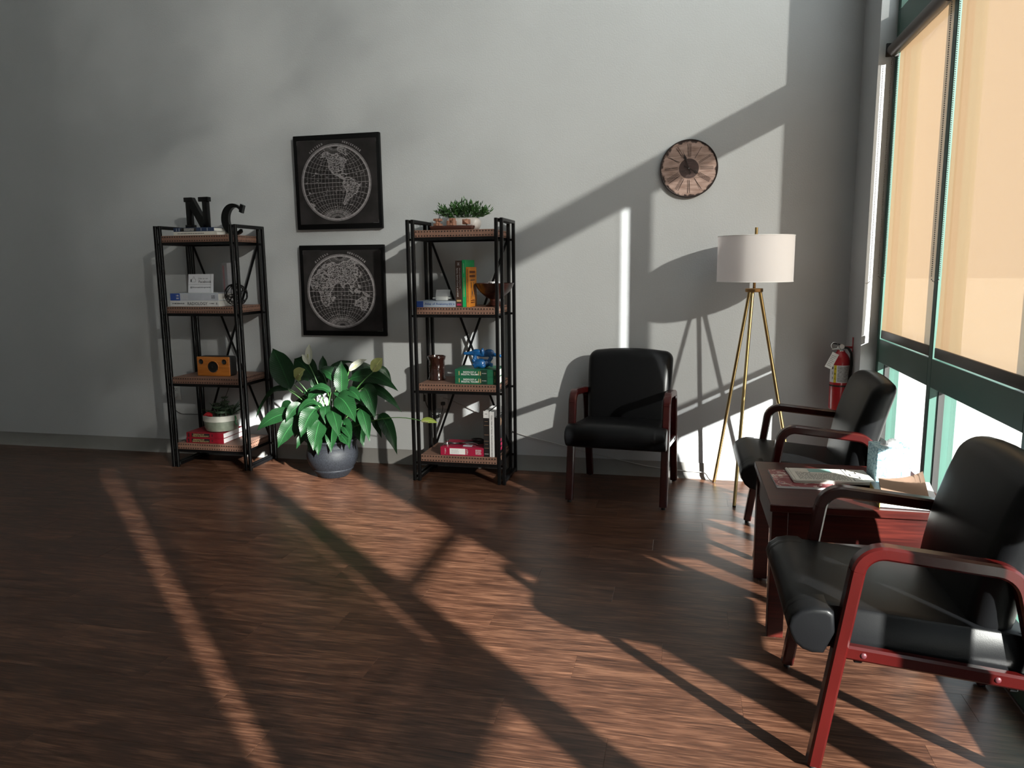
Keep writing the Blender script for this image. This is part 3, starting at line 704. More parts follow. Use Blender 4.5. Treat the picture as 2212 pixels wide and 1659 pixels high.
for k, c in enumerate('123'): text(lb, c, .008, .014, ((r_+.0013)*math.cos(math.radians(214)), (r_+.0013)*math.sin(math.radians(214)), .755-.029*k), inkm, rot=(0, 0, math.radians(-56)))
for a0 in (0, 180): wrap('black_band', .648, .657, a0, a0+180, gasket, .0010)
obj('valve', MB().cyl((0, 0, .852), (0, 0, .886), .013, n=16).cyl((-.02, 0, .872), (.016, 0, .872), .009, n=12), steel, t)
obj('handle', MB().rbox(-.050, .012, -.009, .009, -.003, .003, .002, 1, m=Matrix.Translation((0, 0, .866)) @ Matrix.Rotation(-.12, 4, 'Y')), steel, t)
obj('lever', MB().rbox(-.054, .012, -.008, .008, -.003, .003, .002, 1, m=Matrix.Translation((0, 0, .887)) @ Matrix.Rotation(.16, 4, 'Y')), blackm, t)
obj('gauge', MB().cyl((0, -.012, .878), (0, -.024, .878), .013, n=20), whitep, t); obj('gauge_rim', MB().lathe([(.0125, .012), (.0145, .013), (.0145, .024), (.0125, .0245)], 20, c=(0, 0, 0), m=Matrix.Translation((0, 0, .878)) @ FX), steel, t)
obj('clip', MB().rbox(-.010, .010, -.020, -.014, .815, .856, .002, 1), steel, t)
obj('pin_ring', MB().tube([(-.037+.019*math.cos(2*PI*i/24), -.0085, .882+.019*math.sin(2*PI*i/24)) for i in range(24)], .0012, 6, True), steel, t)
tg = obj('tag', MB().box(-.019, .019, -.0006, .0006, -.093, 0), whitep, t, loc=(-.036, -.050, .842), rot=(math.radians(-4), math.radians(24), math.radians(-12)))
for k in range(7): obj('tag_line', MB().box(-.014, .012-.004*(k % 3), -.0012, -.0008, -.020-.010*k, -.0165-.010*k), grey, tg)
hs = [(.014, -.004, .872), (.036, -.012, .868), (.050, -.030, .84), (.052, -.040, .78), (.047, -.036, .70), (.045, -.034, .62)]
obj('hose', MB().tube(hs, .007, 10), gasket, t)
obj('wall_bracket', MB().rbox(XW-EX-.003, XW-EX-.0005, -.014, .010, .845, .930, .001, 1).rbox(.016, XW-EX-.002, -.004, .004, .866, .878, .001, 1), redp, t)

# ---------------------------------------------------------------- outlets and cords
ivory = pm('white_plastic', (.62, .62, .61), .4)
def outlet(label, x, z):
    t = thing('wall_outlet', label, 'outlet', (x, 0, z))
    p = obj('cover_plate', MB().rbox(-.038, .038, -.006, -.0005, -.058, .058, .002, 2), ivory, t)
    for s_ in (-1, 1):
        k = obj('socket', MB().rbox(-.017, .017, -.009, -.0055, s_*.022-.014, s_*.022+.014, .003, 2), ivory, t)
        obj('slots', MB().box(-.008, -.0055, -.0096, -.0088, s_*.022-.002, s_*.022+.008).box(.0055, .008, -.0096, -.0088, s_*.022-.002, s_*.022+.008).cyl((0, -.0088, s_*.022-.008), (0, -.0096, s_*.022-.008), .003, n=8), inkm, k)
    return t
outlet('white duplex outlet beside the bookshelf with letters, charger plugged in', -3.622, .461)
outlet('white duplex outlet behind the bookshelf with the planter, two plugs in', -1.570, .460)
def smooth(pts, n=8):
    pts = [Vector(p) for p in pts]; out = []
    for i in range(len(pts)-1):
        p0, p1, p2, p3 = pts[max(i-1, 0)], pts[i], pts[i+1], pts[min(i+2, len(pts)-1)]
        for k in range(n):
            u = k/n; out.append(.5*((2*p1)+(p2-p0)*u+(2*p0-5*p1+4*p2-p3)*u*u+(3*p1-p0-3*p2+p3)*u**3))
    return out+[pts[-1]]
cordw = pm('grey_cord', (.40, .39, .38), .5)
t = thing('charger_cord', 'thin black charger cord running from the outlet by the letters', 'cord', (-3.622, 0, .44))
obj('plug', MB().rbox(-.018, .018, -.040, -.010, -.014, .010, .003, 2), ivory, t)
obj('cable', MB().tube(smooth([(-.018, -.03, 0), (-.045, -.03, -.02), (-.050, -.02, -.06), (-.025, -.014, -.10), (.03, -.012, -.138), (.10, -.012, -.140), (.2, -.012, -.135), (.30, -.012, -.10), (.38, -.012, -.05), (.44, -.018, .05), (.50, -.018, .18), (.505, -.026, .212), (.512, -.09, .222), (.516, -.188, .235)]), .0022, 6), gasket, t)
t = thing('switch_cord', 'black cord with an inline switch hanging behind the planter bookshelf', 'cord', (-1.57, 0, .44))
obj('plug', MB().rbox(-.003, .022, -.034, -.010, -.012, .010, .003, 2), gasket, t)
obj('cable', MB().tube(smooth([(.010, -.03, 0), (.008, -.03, -.04), (-.008, -.024, -.075), (-.03, -.02, -.09), (-.05, -.02, -.092), (-.075, -.02, -.07), (-.10, -.02, -.03), (-.118, -.03, .03), (-.12, -.06, .12), (-.12, -.10, .148)]), .0026, 6), gasket, t)
obj('inline_switch', MB().rbox(-.125, -.111, -.037, -.025, .012, .058, .003, 2), gasket, t)
obj('cord_knot', MB().sph((-.018, -.022, -.086), .012, 10, 6).sph((-.034, -.02, -.094), .010, 10, 6), gasket, t)
t = thing('lamp_cord', 'pale grey lamp cord sagging along the wall behind the chair', 'cord', (-1.57, 0, .48))
obj('plug', MB().rbox(-.012, .014, -.030, -.010, -.012, .012, .003, 2), ivory, t)
obj('cable', MB().tube(smooth([(.012, -.026, 0), (.05, -.016, -.012), (.20, -.010, -.075), (.36, -.010, -.155), (.52, -.010, -.228), (.775, -.010, -.287), (1.08, -.010, -.354), (1.38, -.012, -.411), (1.60, -.014, -.430), (1.725, -.014, -.436), (1.758, -.040, -.464), (1.7815, -.0680, -.4765)]), .0030, 6), cordw, t)

# ---------------------------------------------------------------- peace lily in a grey pot
LEAVES=[
(-2.530,-0.300,0.555,-2.691,-0.220,0.819,0.146,0.02,'f'),
(-2.532,-0.320,0.552,-2.802,-0.300,0.346,0.075,0.10,'u'),
(-2.457,-0.400,0.409,-2.699,-0.460,0.302,0.091,0.05,'f'),
(-2.411,-0.440,0.388,-2.509,-0.540,0.212,0.104,0.03,'f'),
(-2.384,-0.240,0.612,-2.568,-0.160,0.741,0.139,0.03,'f'),
(-2.295,-0.280,0.657,-2.315,-0.240,0.780,0.054,0.00,'f'),
(-2.154,-0.360,0.623,-2.265,-0.400,0.707,0.100,0.03,'u'),
(-2.106,-0.420,0.556,-2.109,-0.400,0.767,0.087,0.00,'f'),
(-2.111,-0.240,0.649,-2.004,-0.150,0.700,0.084,0.02,'f'),
(-2.090,-0.330,0.638,-1.745,-0.360,0.574,0.086,0.07,'f'),
(-2.019,-0.320,0.596,-1.725,-0.360,0.437,0.060,0.06,'f'),
(-1.965,-0.400,0.598,-1.840,-0.520,0.423,0.104,0.06,'f'),
(-1.891,-0.340,0.416,-1.743,-0.420,0.174,0.086,0.06,'f'),
(-2.132,-0.440,0.541,-1.934,-0.600,0.413,0.122,0.05,'f'),
(-2.179,-0.420,0.566,-2.312,-0.460,0.569,0.064,0.04,'u'),
(-2.267,-0.460,0.463,-2.311,-0.600,0.300,0.107,0.04,'f'),
(-2.224,-0.500,0.394,-2.217,-0.620,0.226,0.112,0.03,'f'),
(-2.154,-0.480,0.470,-2.039,-0.620,0.315,0.085,0.04,'f'),
(-1.972,-0.440,0.474,-1.866,-0.560,0.285,0.073,0.04,'f'),
(-2.390,-0.420,0.469,-2.463,-0.500,0.374,0.074,0.04,'f'),
(-2.268,-0.430,0.481,-2.372,-0.520,0.417,0.067,0.06,'u'),
(-2.055,-0.440,0.578,-1.934,-0.520,0.531,0.062,0.03,'f'),
(-1.943,-0.220,0.692,-1.859,-0.180,0.597,0.047,0.04,'f'),
(-2.090,-0.500,0.310,-2.008,-0.560,0.256,0.051,0.01,'f'),
(-2.094,-0.460,0.355,-1.997,-0.540,0.287,0.046,0.02,'f'),
(-1.955,-0.300,0.363,-1.886,-0.320,0.253,0.041,0.03,'f'),
(-1.892,-0.280,0.374,-1.855,-0.280,0.326,0.035,0.02,'f'),
(-2.468,-0.360,0.597,-2.340,-0.400,0.631,0.069,0.03,'u'),
(-2.202,-0.460,0.483,-2.162,-0.550,0.383,0.063,0.03,'f'),
(-2.241,-0.260,0.606,-2.201,-0.180,0.725,0.078,0.01,'f'),
(-2.388,-0.340,0.565,-2.325,-0.380,0.495,0.066,0.02,'u'),
(-2.036,-0.360,0.530,-1.942,-0.380,0.464,0.087,0.02,'u'),
(-2.440,-0.340,0.354,-2.500,-0.340,0.239,0.092,0.03,'f'),
(-2.062,-0.360,0.384,-1.998,-0.400,0.285,0.087,0.03,'f'),
(-2.553,-0.260,0.422,-2.659,-0.200,0.357,0.094,0.03,'f'),
(-2.356,-0.300,0.560,-2.332,-0.260,0.641,0.078,0.01,'f'),
(-2.283,-0.220,0.692,-2.140,-0.140,0.724,0.042,0.02,'u'),
(-2.242,-0.500,0.310,-2.213,-0.570,0.184,0.052,0.01,'f'),
(-2.30,-.40,.36,-2.40,-.50,.20,.085,.05,'f'),(-2.20,-.42,.40,-2.22,-.58,.26,.085,.05,'f'),(-2.12,-.40,.38,-2.02,-.52,.22,.085,.05,'f'),(-2.26,-.44,.33,-2.30,-.53,.20,.075,.03,'f'),
(-2.17,-.44,.34,-2.14,-.54,.20,.075,.03,'f'),(-2.36,-.30,.45,-2.56,-.24,.36,.10,.06,'f'),(-2.30,-.26,.58,-2.42,-.16,.66,.11,.02,'f'),(-2.10,-.26,.56,-1.98,-.16,.62,.10,.02,'f'),
(-2.06,-.34,.44,-1.92,-.34,.34,.085,.05,'f'),(-2.24,-.34,.55,-2.34,-.44,.50,.09,.04,'u'),(-2.16,-.36,.56,-2.06,-.46,.50,.09,.04,'u'),(-2.24,-.40,.46,-2.36,-.52,.38,.09,.05,'u'),
(-2.14,-.40,.46,-2.06,-.54,.37,.085,.05,'u'),(-2.22,-.20,.60,-2.22,-.12,.72,.10,.01,'f'),(-2.40,-.36,.40,-2.52,-.44,.27,.08,.04,'f'),(-2.05,-.36,.36,-1.96,-.44,.22,.08,.04,'f'),
]
SPATHES=[
(-2.365,-0.340,0.730,-2.360,-0.330,0.865,0.045,'w'),
(-2.360,-0.360,0.734,-2.391,-0.380,0.801,0.033,'w'),
(-2.419,-0.420,0.644,-2.329,-0.460,0.714,0.076,'y'),
(-2.077,-0.360,0.697,-1.959,-0.340,0.771,0.043,'w'),
(-1.895,-0.400,0.700,-1.835,-0.380,0.786,0.071,'y'),
(-1.576,-0.420,0.401,-1.467,-0.420,0.390,0.034,'g'),
]
def leafmat(name, c0, c1, rough=.28, trans=.12):
    m, N, L, b = newmat(name)
    uv = N.new('ShaderNodeUVMap'); sp = N.new('ShaderNodeSeparateXYZ'); L.new(uv.outputs['UV'], sp.inputs[0])
    # side veins: stripes slanting away from the midrib
    ab = N.new('ShaderNodeMath'); ab.operation = 'SUBTRACT'; ab.inputs[1].default_value = .5; L.new(sp.outputs['X'], ab.inputs[0])
    a2 = N.new('ShaderNodeMath'); a2.operation = 'ABSOLUTE'; L.new(ab.outputs[0], a2.inputs[0])
    k = N.new('ShaderNodeMath'); k.operation = 'MULTIPLY_ADD'; k.inputs[1].default_value = -.45; L.new(a2.outputs[0], k.inputs[0]); L.new(sp.outputs['Y'], k.inputs[2])
    s = N.new('ShaderNodeMath'); s.operation = 'MULTIPLY'; s.inputs[1].default_value = 110; L.new(k.outputs[0], s.inputs[0])
    si = N.new('ShaderNodeMath'); si.operation = 'SINE'; L.new(s.outputs[0], si.inputs[0])
    mr = N.new('ShaderNodeMapRange'); mr.inputs['From Min'].default_value = -1; L.new(si.outputs[0], mr.inputs['Value'])
    mid = N.new('ShaderNodeMath'); mid.operation = 'LESS_THAN'; mid.inputs[1].default_value = .018; L.new(a2.outputs[0], mid.inputs[0])
    mx = N.new('ShaderNodeMix'); mx.data_type = 'RGBA'; L.new(mr.outputs['Result'], mx.inputs['Factor']); mx.inputs[6].default_value = (*c0, 1); mx.inputs[7].default_value = (*c1, 1)
    m2 = N.new('ShaderNodeMix'); m2.data_type = 'RGBA'; L.new(mid.outputs[0], m2.inputs['Factor']); L.new(mx.outputs[2], m2.inputs[6]); m2.inputs[7].default_value = (*[min(1, c*2.4) for c in c1], 1)
    L.new(m2.outputs[2], b.inputs['Base Color']); b.inputs['Roughness'].default_value = rough
    bp = N.new('ShaderNodeBump'); bp.inputs['Strength'].default_value = .22; bp.inputs['Distance'].default_value = .002; b.inputs['Specular IOR Level'].default_value = .28; L.new(mr.outputs['Result'], bp.inputs['Height']); L.new(bp.outputs['Normal'], b.inputs['Normal'])
    t_ = N.new('ShaderNodeBsdfTranslucent'); t_.inputs['Color'].default_value = (*[min(1, c*2.5) for c in c1], 1)
    ms = N.new('ShaderNodeMixShader'); ms.inputs['Fac'].default_value = trans; L.new(b.outputs[0], ms.inputs[1]); L.new(t_.outputs[0], ms.inputs[2])
    L.new(ms.outputs[0], N['Material Output'].inputs['Surface']); return m
leafM = leafmat('peace_lily_leaf', (.0048, .024, .007), (.0064, .032, .009), .38, .05)
spaW = leafmat('white_spathe', (.55, .56, .46), (.62, .63, .52), .45, .3); spaY = leafmat('pale_yellow_spathe', (.42, .46, .16), (.50, .54, .20), .45, .3); spaG = leafmat('green_spathe', (.30, .40, .08), (.36, .46, .11), .45, .3)
stemM = pm('green_stem', (.05, .14, .035), .45); spadM = pm('spadix', (.42, .42, .20), .7, noise=.5, nscale=300)
potM = pm('slate_pot', (.0095, .0105, .0135), .55, noise=.35, nscale=120, bump=.3, bscale=260, spec=.2); soilM = pm('potting_soil', (.02, .014, .010), .95, noise=.5, nscale=80, bump=.8, bscale=90)
def leafmesh(B, T, wd, arch, hint, fold=.22, nl=12, cup=0.0):
    B, T = Vector(B), Vector(T); ax = T-B; L_ = ax.length
    c = (B+T)/2+Vector((0, 0, 1))*arch*1.6
    hv = Vector((.25, -1, .45)) if hint == 'f' else Vector((.1, -.55, 1))
    vs = []; uvs = []; W = [-1, -.55, 0, .55, 1]
    for i in range(nl+1):
        u = i/nl; p = B*(1-u)**2+c*2*u*(1-u)+T*u*u
        d = ((c-B)*(1-u)+(T-c)*u).normalized()
        n = (hv-d*hv.dot(d)).normalized(); s_ = d.cross(n)
        pw = (math.sin(PI*u**.78)**.85 if 0 < u < 1 else 0)*(1-.35*max(0, u-.75)/.25)
        ww = wd/2*pw*1.08; rip = .04*wd*math.sin(u*17+L_*90)
        for k in W:
            q = p+s_*k*ww+n*(abs(k)**1.4*ww*fold*(1 if cup == 0 else cup)+rip*k*k*math.copysign(1, k))
            vs.append(q); uvs.append(((k+1)/2, u))
    fs = []
    for i in range(nl):
        for j in range(4): fs.append((i*5+j, i*5+j+1, (i+1)*5+j+1, (i+1)*5+j))
    me = bpy.data.meshes.new('leaf'); me.from_pydata([tuple(v) for v in vs], [], fs)
    uvl = me.uv_layers.new(name='UVMap')
    for lp in me.loops: uvl.data[lp.index].uv = uvs[lp.vertex_index]
    for p_ in me.polygons: p_.use_smooth = True
    me.update(); return me
PX, PY = -2.222, -.352
t = thing('potted_peace_lily', 'peace lily with white spathes in a slate grey pot', 'potted plant', (PX, PY, 0))
def rel(p): return Vector(p)-Vector((PX, PY, 0))
obj('pot', MB().lathe([(.001, .0), (.094, .0), (.102, .006), (.125, .040), (.131, .046), (.134, .052), (.133, .058), (.152, .085), (.166, .125), (.168, .145), (.164, .175), (.157, .205), (.159, .209), (.157, .213), (.158, .217), (.157, .221), (.164, .238), (.176, .247), (.177, .254), (.172, .257), (.163, .250), (.150, .215), (.001, .214)], 56), potM, t, 40)
obj('soil', MB().lathe([(.001, .226), (.08, .223), (.156, .216)], 32), soilM, t)
rnd = random.Random(3)
for q in LEAVES:
    B, T = rel(q[0:3]), rel(q[3:6])
    lf = obj('leaf', leafmesh(B, T, q[6], q[7], q[8]), leafM, t)
    a = rnd.uniform(0, 2*PI); r0 = rnd.uniform(.0, .07); s0 = Vector((r0*math.cos(a), r0*math.sin(a), .222))
    mid = Vector((s0.x*.6+B.x*.4, s0.y*.6+B.y*.4, max(.25, s0.z*.35+B.z*.72)))
    pts = [s0*(1-u)**2+mid*2*u*(1-u)+B*u*u for u in [k/8 for k in range(9)]]
    obj('petiole', MB().tube(pts, lambda u: .0042-.0018*u, 6), stemM, lf)
for k, q in enumerate(SPATHES):
    B, T = rel(q[0:3]), rel(q[3:6]); mt = {'w': spaW, 'y': spaY, 'g': spaG}[q[7]]
    sp_ = obj('spathe', leafmesh(B, T, q[6], .012, 'f', fold=.35, cup=1.2), mt, t)
    if k == 1: continue
    a = rnd.uniform(0, 2*PI); s0 = Vector((.05*math.cos(a), .05*math.sin(a), .222))
    mid = (s0+B)/2+Vector((0, 0, .10)) if k != 5 else Vector((B.x*.55, B.y, B.z+.07))
    obj('flower_stem', MB().tube([s0*(1-u)**2+mid*2*u*(1-u)+B*u*u for u in [j/12 for j in range(13)]], .0030, 6), stemM, sp_)
    d = (T-B); obj('spadix', MB().tube([B+d*.08+Vector((0, -.010, 0)), B+d*.2+Vector((0, -.016, .002)), B+d*.5+Vector((0, -.018, .004))], lambda u: .0062*(1-.4*u), 8), spadM, sp_)

# ---------------------------------------------------------------- books
def cm(name, c, r=.45): return MATS.get(name) or pm(name, c, r, noise=.06, nscale=25)
def book(label, cover, L_, D, T, loc, rz=0, standing=False, lean=0, group=None, pages=None, spine_back=False):
    """hardback: spine on the -y side; lying: x = spine length, z = thickness; standing: z = spine length, x = thickness"""
    t = thing('book', label, 'book', loc, rz, group)
    if lean: t.rotation_euler = (0, lean, rz)
    c = .0028
    if not standing:
        cv = MB().rbox(-L_/2, L_/2, 0, D, 0, c, .0008, 1).rbox(-L_/2, L_/2, 0, D, T-c, T, .0008, 1).rbox(-L_/2, L_/2, -.001, c, .0003, T-.0003, .001, 1)
        pg = MB().box(-L_/2+.004, L_/2-.004, c, D-.004, c, T-c)
    else:
        cv = MB().rbox(-T/2, -T/2+c, 0, D, 0, L_, .0008, 1).rbox(T/2-c, T/2, 0, D, 0, L_, .0008, 1).rbox(-T/2+.0003, T/2-.0003, -.001, c, 0, L_, .001, 1)
        pg = MB().box(-T/2+c, T/2-c, c, D-.004, .003, L_-.004)
    obj('cover', cv, cover, t); obj('pages', pg, pages or pagesm, t)
    t['_T'] = T
    return t
YS = -.0017
def stext(t, s, x, w_, h, mat, z=None, vert=False, name='lettering', L_=None):
    """spine lettering; lying books: x along the spine; standing books: read top to bottom, x = offset across, z = centre height"""
    T = t['_T']
    if not vert: return text(t, s, w_, h, (x, YS, T/2 if z is None else z), mat, name=name)
    return text(t, s, w_, h, (x, YS, z), mat, rot=(0, PI/2, 0), name=name)
def sblock(t, x0, x1, z0, z1, mat, name='spine_panel', y=-.0014):
    return obj(name, MB().box(x0, x1, y, y+.0008, z0, z1), mat, t)
def scrib(t, x0, x1, z0, z1, mat, rows=2, y=-.0017, seed=1, name='fine_print', rot=None, loc=None):
    """rows of print too small to read: short strokes"""
    r = random.Random(seed); m = MB(); hh = (z1-z0)/rows
    for k in range(rows):
        zc = z0+hh*(k+.5); x = x0
        while x < x1-.002:
            w_ = min(r.uniform(.002, .008), x1-x); m.add([(x, y, zc-hh*.28), (x+w_, y, zc-hh*.28), (x+w_, y, zc+hh*.28), (x, y, zc+hh*.28)], [(0, 1, 2, 3)]); x += w_+r.uniform(.001, .003)
    return tag(obj(name, m, mat, t, 0, loc=loc, rot=rot), kind='stuff')
navy = cm('navy_cover', (.018, .035, .085)); blkc = cm('black_cover', (.012, .011, .012)); whc = cm('white_cover', (.62, .62, .63)); pearl = cm('pearl_cover', (.42, .44, .50)); blu = cm('blue_cover', (.03, .075, .30))
redc = cm('red_cover', (.19, .005, .014), .4); grn = cm('green_cover', (.012, .115, .058), .42); grnd = cm('dark_green_panel', (.006, .035, .022)); kgr = cm('bright_green_cover', (.012, .36, .11), .4); orc = cm('orange_cover', (.60, .21, .022), .5)
brc = cm('brown_cover', (.055, .028, .020)); tanc = cm('tan_cover', (.22, .13, .08)); gold = cm('gold_print', (.45, .33, .15), .4); pkc = cm('magenta_squares', (.35, .02, .07)); lgt = cm('pale_print', (.55, .55, .56)); dkp = cm('dark_print', (.05, .05, .06)); blut = cm('blue_print', (.03, .08, .25))
z = ZS[0]
t = book('cream paperback at the bottom of the pile beneath the letter N', cm('cream_cover', (.58, .55, .50)), .322, .215, .025, (-3.1285, -.345, z)); scrib(t, -.13, .07, .008, .017, dkp, 1, seed=31); 
z1 = z+.025
t = book('dark blue and black book lying directly under the letter N', navy, .300, .205, .026, (-3.1405, -.342, z1)); sblock(t, -.098, .020, .002, .024, blkc); scrib(t, -.07, .005, .004, .022, lgt, 3, -.0017, 4); 
for x in (-.128, -.108, .055, .10): sblock(t, x, x+.002, .004, .022, lgt, 'spine_line', -.0017)
z2 = z1+.026
# letters
gl = pm('gloss_black_letter', (.0022, .0022, .0025), .25, spec=.25)
t = thing('letter_n', 'glossy black block letter N standing on the stacked books', 'letter', (-3.172, -.235, z2), math.radians(-3))
h, hw_, st, dp = .203, .094, .044, .018
m = MB().rbox(-hw_+.012, -hw_+.012+st*.8, -dp, dp, 0, h, .003, 2).rbox(hw_-.012-st*.8, hw_-.012, -dp, dp, 0, h, .003, 2)
m.rbox(-hw_, -hw_+.062, -dp-.001, dp+.001, h-.030, h, .003, 2).rbox(hw_-.075, hw_, -dp-.001, dp+.001, h-.030, h, .003, 2).rbox(-hw_, -hw_+.062, -dp-.001, dp+.001, 0, .024, .003, 2)
m.prism([(-hw_+.008, h-.001), (-hw_+.064, h-.001), (hw_-.012, .001), (hw_-.068, .001)], -dp+.0005, dp-.0005)
obj('letter_body', m, gl, t)
t = thing('letter_c', 'glossy black letter C standing on the shelf beside the books', 'letter', (-2.908, -.235, z), math.radians(8))
out = []; inn = []
for k in range(29):
    a = math.radians(52+256*k/28); out.append((.080*math.cos(a), .103+.103*math.sin(a)))
    inn.append((.016+.048*math.cos(a), .103+.078*math.sin(a)))
zmin = min(p[1] for p in out)
m = MB(); n = len(out)
m.prism([(x, zz-zmin) for x, zz in out+inn[::-1]], -.018, .018)
m.prism([(.044, .152), (.062, .142), (.077, .192), (.057, .203)], -.019, .019)
obj('letter_body', m, gl, t, 40)
# second board
z = ZS[1]
t = book('white radiology textbook at the bottom, under the blue and grey book', whc, .368, .185, .040, (-3.178, -.338, z)); stext(t, 'RADIOLOGY', .025, .150, .020, dkp); scrib(t, -.165, -.075, .014, .027, dkp, 1, seed=9); scrib(t, .115, .150, .015, .026, dkp, 1, seed=8); stext(t, 'e', .168, .010, .014, dkp)
t = book('grey book with a blue spine end, under the social media sign', pearl, .360, .185, .048, (-3.176, -.338, z+.040)); sblock(t, -.1805, -.107, .0, .048, blu); scrib(t, -.135, -.115, .006, .042, lgt, 2, seed=3); scrib(t, -.095, -.045, .006, .044, lgt, 5, seed=5); scrib(t, .13, .155, .012, .036, dkp, 2, seed=6)
sb = z+.088
t = thing('sign_holder', 'white tabletop sign asking for social media likes, on stacked books', 'sign', (-3.178, -.262, sb), math.radians(0))
lean = Matrix.Rotation(math.radians(-8), 4, 'X')
obj('panel', MB().rbox(-.095, .095, -.002, .002, 0, .127, .001, 1, m=lean), pm('sign_white', (.62, .62, .66), .35), t)
obj('stand_foot', MB().rbox(-.095, .095, -.004, .055, 0, .003, .001, 1), ivory, t)
def onsign(s, w_, h_, x, zz, bold=0): return text(t, s, w_, h_, (x, -.0026+zz*math.sin(math.radians(8))*1.0, zz*math.cos(math.radians(8))), dkp, rot=(math.radians(-8), 0, 0), bold=bold)
onsign('Like us on', .072, .011, .018, .098); onsign('Facebook', .096, .017, .034, .076, .01); onsign('@Normalchiropractic', .158, .013, .0, .037, .012)
def signbox(x0, x1, za, zb, nm): obj(nm, MB().box(x0, x1, -.0028, -.0021, za, zb, m=lean), dkp, t)
signbox(-.092, .082, .0555, .0563, 'divider_line'); signbox(.074, .0748, .004, .125, 'edge_line')
th = [(-.016, 0), (.010, 0), (.014, .004), (.014, .020), (.002, .022), (.003, .034), (-.003, .036), (-.006, .024), (-.016, .018)]
thm = MB(); 
for (x0, q0), (x1, q1) in zip(th, th[1:]+th[:1]): 
    d = Vector((x1-x0, q1-q0)); nn = Vector((-d.y, d.x)).normalized()*.0007
    thm.add([(x0-nn.x, -.0026, q0-nn.y), (x1-nn.x, -.0026, q1-nn.y), (x1+nn.x, -.0026, q1+nn.y), (x0+nn.x, -.0026, q0+nn.y)], [(0,1,2,3)])
thm.box(-.025, -.018, -.0027, -.0021, .0, .018)
o = obj('thumb_icon', thm, dkp, t, 0, loc=(-.052, .0105, .073), rot=(math.radians(-8), 0, 0))
t = thing('wire_ball', 'open ball of black wire loops beside the radiology books', 'ornament', (-2.912, -.262, z))
rnd = random.Random(12); m = MB(); rr = .074
for k in range(12):
    ax = Vector((rnd.gauss(0, 1), rnd.gauss(0, 1), rnd.gauss(0, 1))).normalized(); u = ax.orthogonal().normalized(); v_ = ax.cross(u); off = rnd.uniform(-.35, .35)*rr; r2 = math.sqrt(rr*rr-off*off)
    a0, sp_ = rnd.uniform(0, 6.28), 2*PI
    m.tube([Vector((0, 0, rr+.0024))+ax*off+u*r2*math.cos(a0+sp_*i/28)+v_*r2*math.sin(a0+sp_*i/28) for i in range(28)], .0023, 6, True)
tag(obj('wire_loops', m, blackm, t), kind='stuff')
t = thing('box_card', 'tall grey greeting card box standing behind the wire ball', 'box', (-3.045, -.105, z))
obj('box_body', MB().rbox(-.055, .055, -.018, .018, 0, .288, .001, 1), cm('grey_card', (.36, .35, .37)), t)
obj('pink_strip', MB().box(-.046, -.034, -.0186, -.0181, .10, .27), cm('faded_pink', (.42, .22, .23)), t)
# third board: speaker
z = ZS[2]
spk = woodmat('bamboo_front', [(.33, .10, .012), (.46, .15, .022), (.56, .20, .035)], .4, 2, 30, 120)
t = thing('bluetooth_speaker', 'black tabletop speaker with an orange wooden front', 'speaker', (-3.106, -.285, z))
obj('housing', MB().rbox(-.124, .124, .006, .095, 0, .134, .016, 4), pm('speaker_black', (.015, .015, .016), .5), t)
obj('front_panel', MB().rbox(-.124, .124, -.002, .010, .001, .133, .005, 3), spk, t)
for x, zz, r in ((0, .064, .038), (-.088, .100, .017), (.088, .100, .017)):
    d = obj('driver', MB().lathe([(.0001, .0), (r*.35, .003), (r*.5, .0012), (r*.92, .0035), (r, .0045), (r*1.02, .0015)], 32, m=Matrix.Translation((x, -.002, zz)) @ FX), rivet, t)
    obj('driver_ring', MB().lathe([(r*1.0, .003), (r*1.10, .0045), (r*1.17, .001)], 32, m=Matrix.Translation((x, -.002, zz)) @ FX), spk, d)
# bottom board: red books and succulent bowl
z = ZS[3]
for k, lb in enumerate(('lower of two red skeletal radiology textbooks, resting on the shelf board', 'upper of two red skeletal radiology textbooks, under the succulent bowl')):
    t = book(lb, redc, .282, .245, .037, (-3.166+.002*k, -.350, z+.037*k), math.radians(2-k), group='two red radiology textbooks', pages=whitep)
    sblock(t, -.100, .036, .006, .031, blkc); text(t, 'ESSENTIALS OF', .082, .009, (-.046, YS-.0003, .024), gold); text(t, 'SKELETAL RADIOLOGY', .124, .009, (-.032, YS-.0003, .0125), gold)
    sblock(t, -.128, -.118, .006, .030, blkc, 'volume_mark'); sblock(t, .052, .058, .012, .026, blkc, 'emblem')
zb_ = z+.074
t = thing('succulent_bowl', 'green-grey bowl with a white rim holding succulents and a red flower', 'planter', (-3.105, -.232, zb_))
obj('bowl', MB().lathe([(.001, 0), (.088, 0), (.103, .006), (.114, .03), (.117, .070), (.117, .074), (.105, .074), (.105, .08), (.001, .08)], 48), pm('sage_glaze', (.20, .225, .18), .4, noise=.2, nscale=30), t, 40)
obj('rim_band', MB().lathe([(.117, .072), (.1205, .074), (.1205, .108), (.117, .111), (.107, .111), (.104, .106), (.104, .085)], 48), pm('cream_rim', (.56, .55, .50), .45), t, 40)
obj('gravel', MB().lathe([(.001, .096), (.06, .097), (.1045, .095)], 24), pm('gravel_mix', (.25, .22, .19), .9, noise=.7, nscale=160), t)
sg1 = pm('sage_leaf', (.085, .135, .085), .5); sg2 = pm('dark_spear_leaf', (.03, .075, .035), .5)
rnd = random.Random(5)
def rosette(m, c, n, L_, w_, lift):
    for k in range(n):
        a = k*2.399; f = k/n; u = lift+(1-f)*.5; d = Vector((math.cos(a)*math.cos(u), math.sin(a)*math.cos(u), math.sin(u)))
        l = L_*(.5+.5*f); p = Vector(c)+d*l*.5; q = d.to_track_quat('X', 'Z').to_matrix()
        m.sph(p, 1, 8, 5, (l*.55, w_, w_*.3), q)
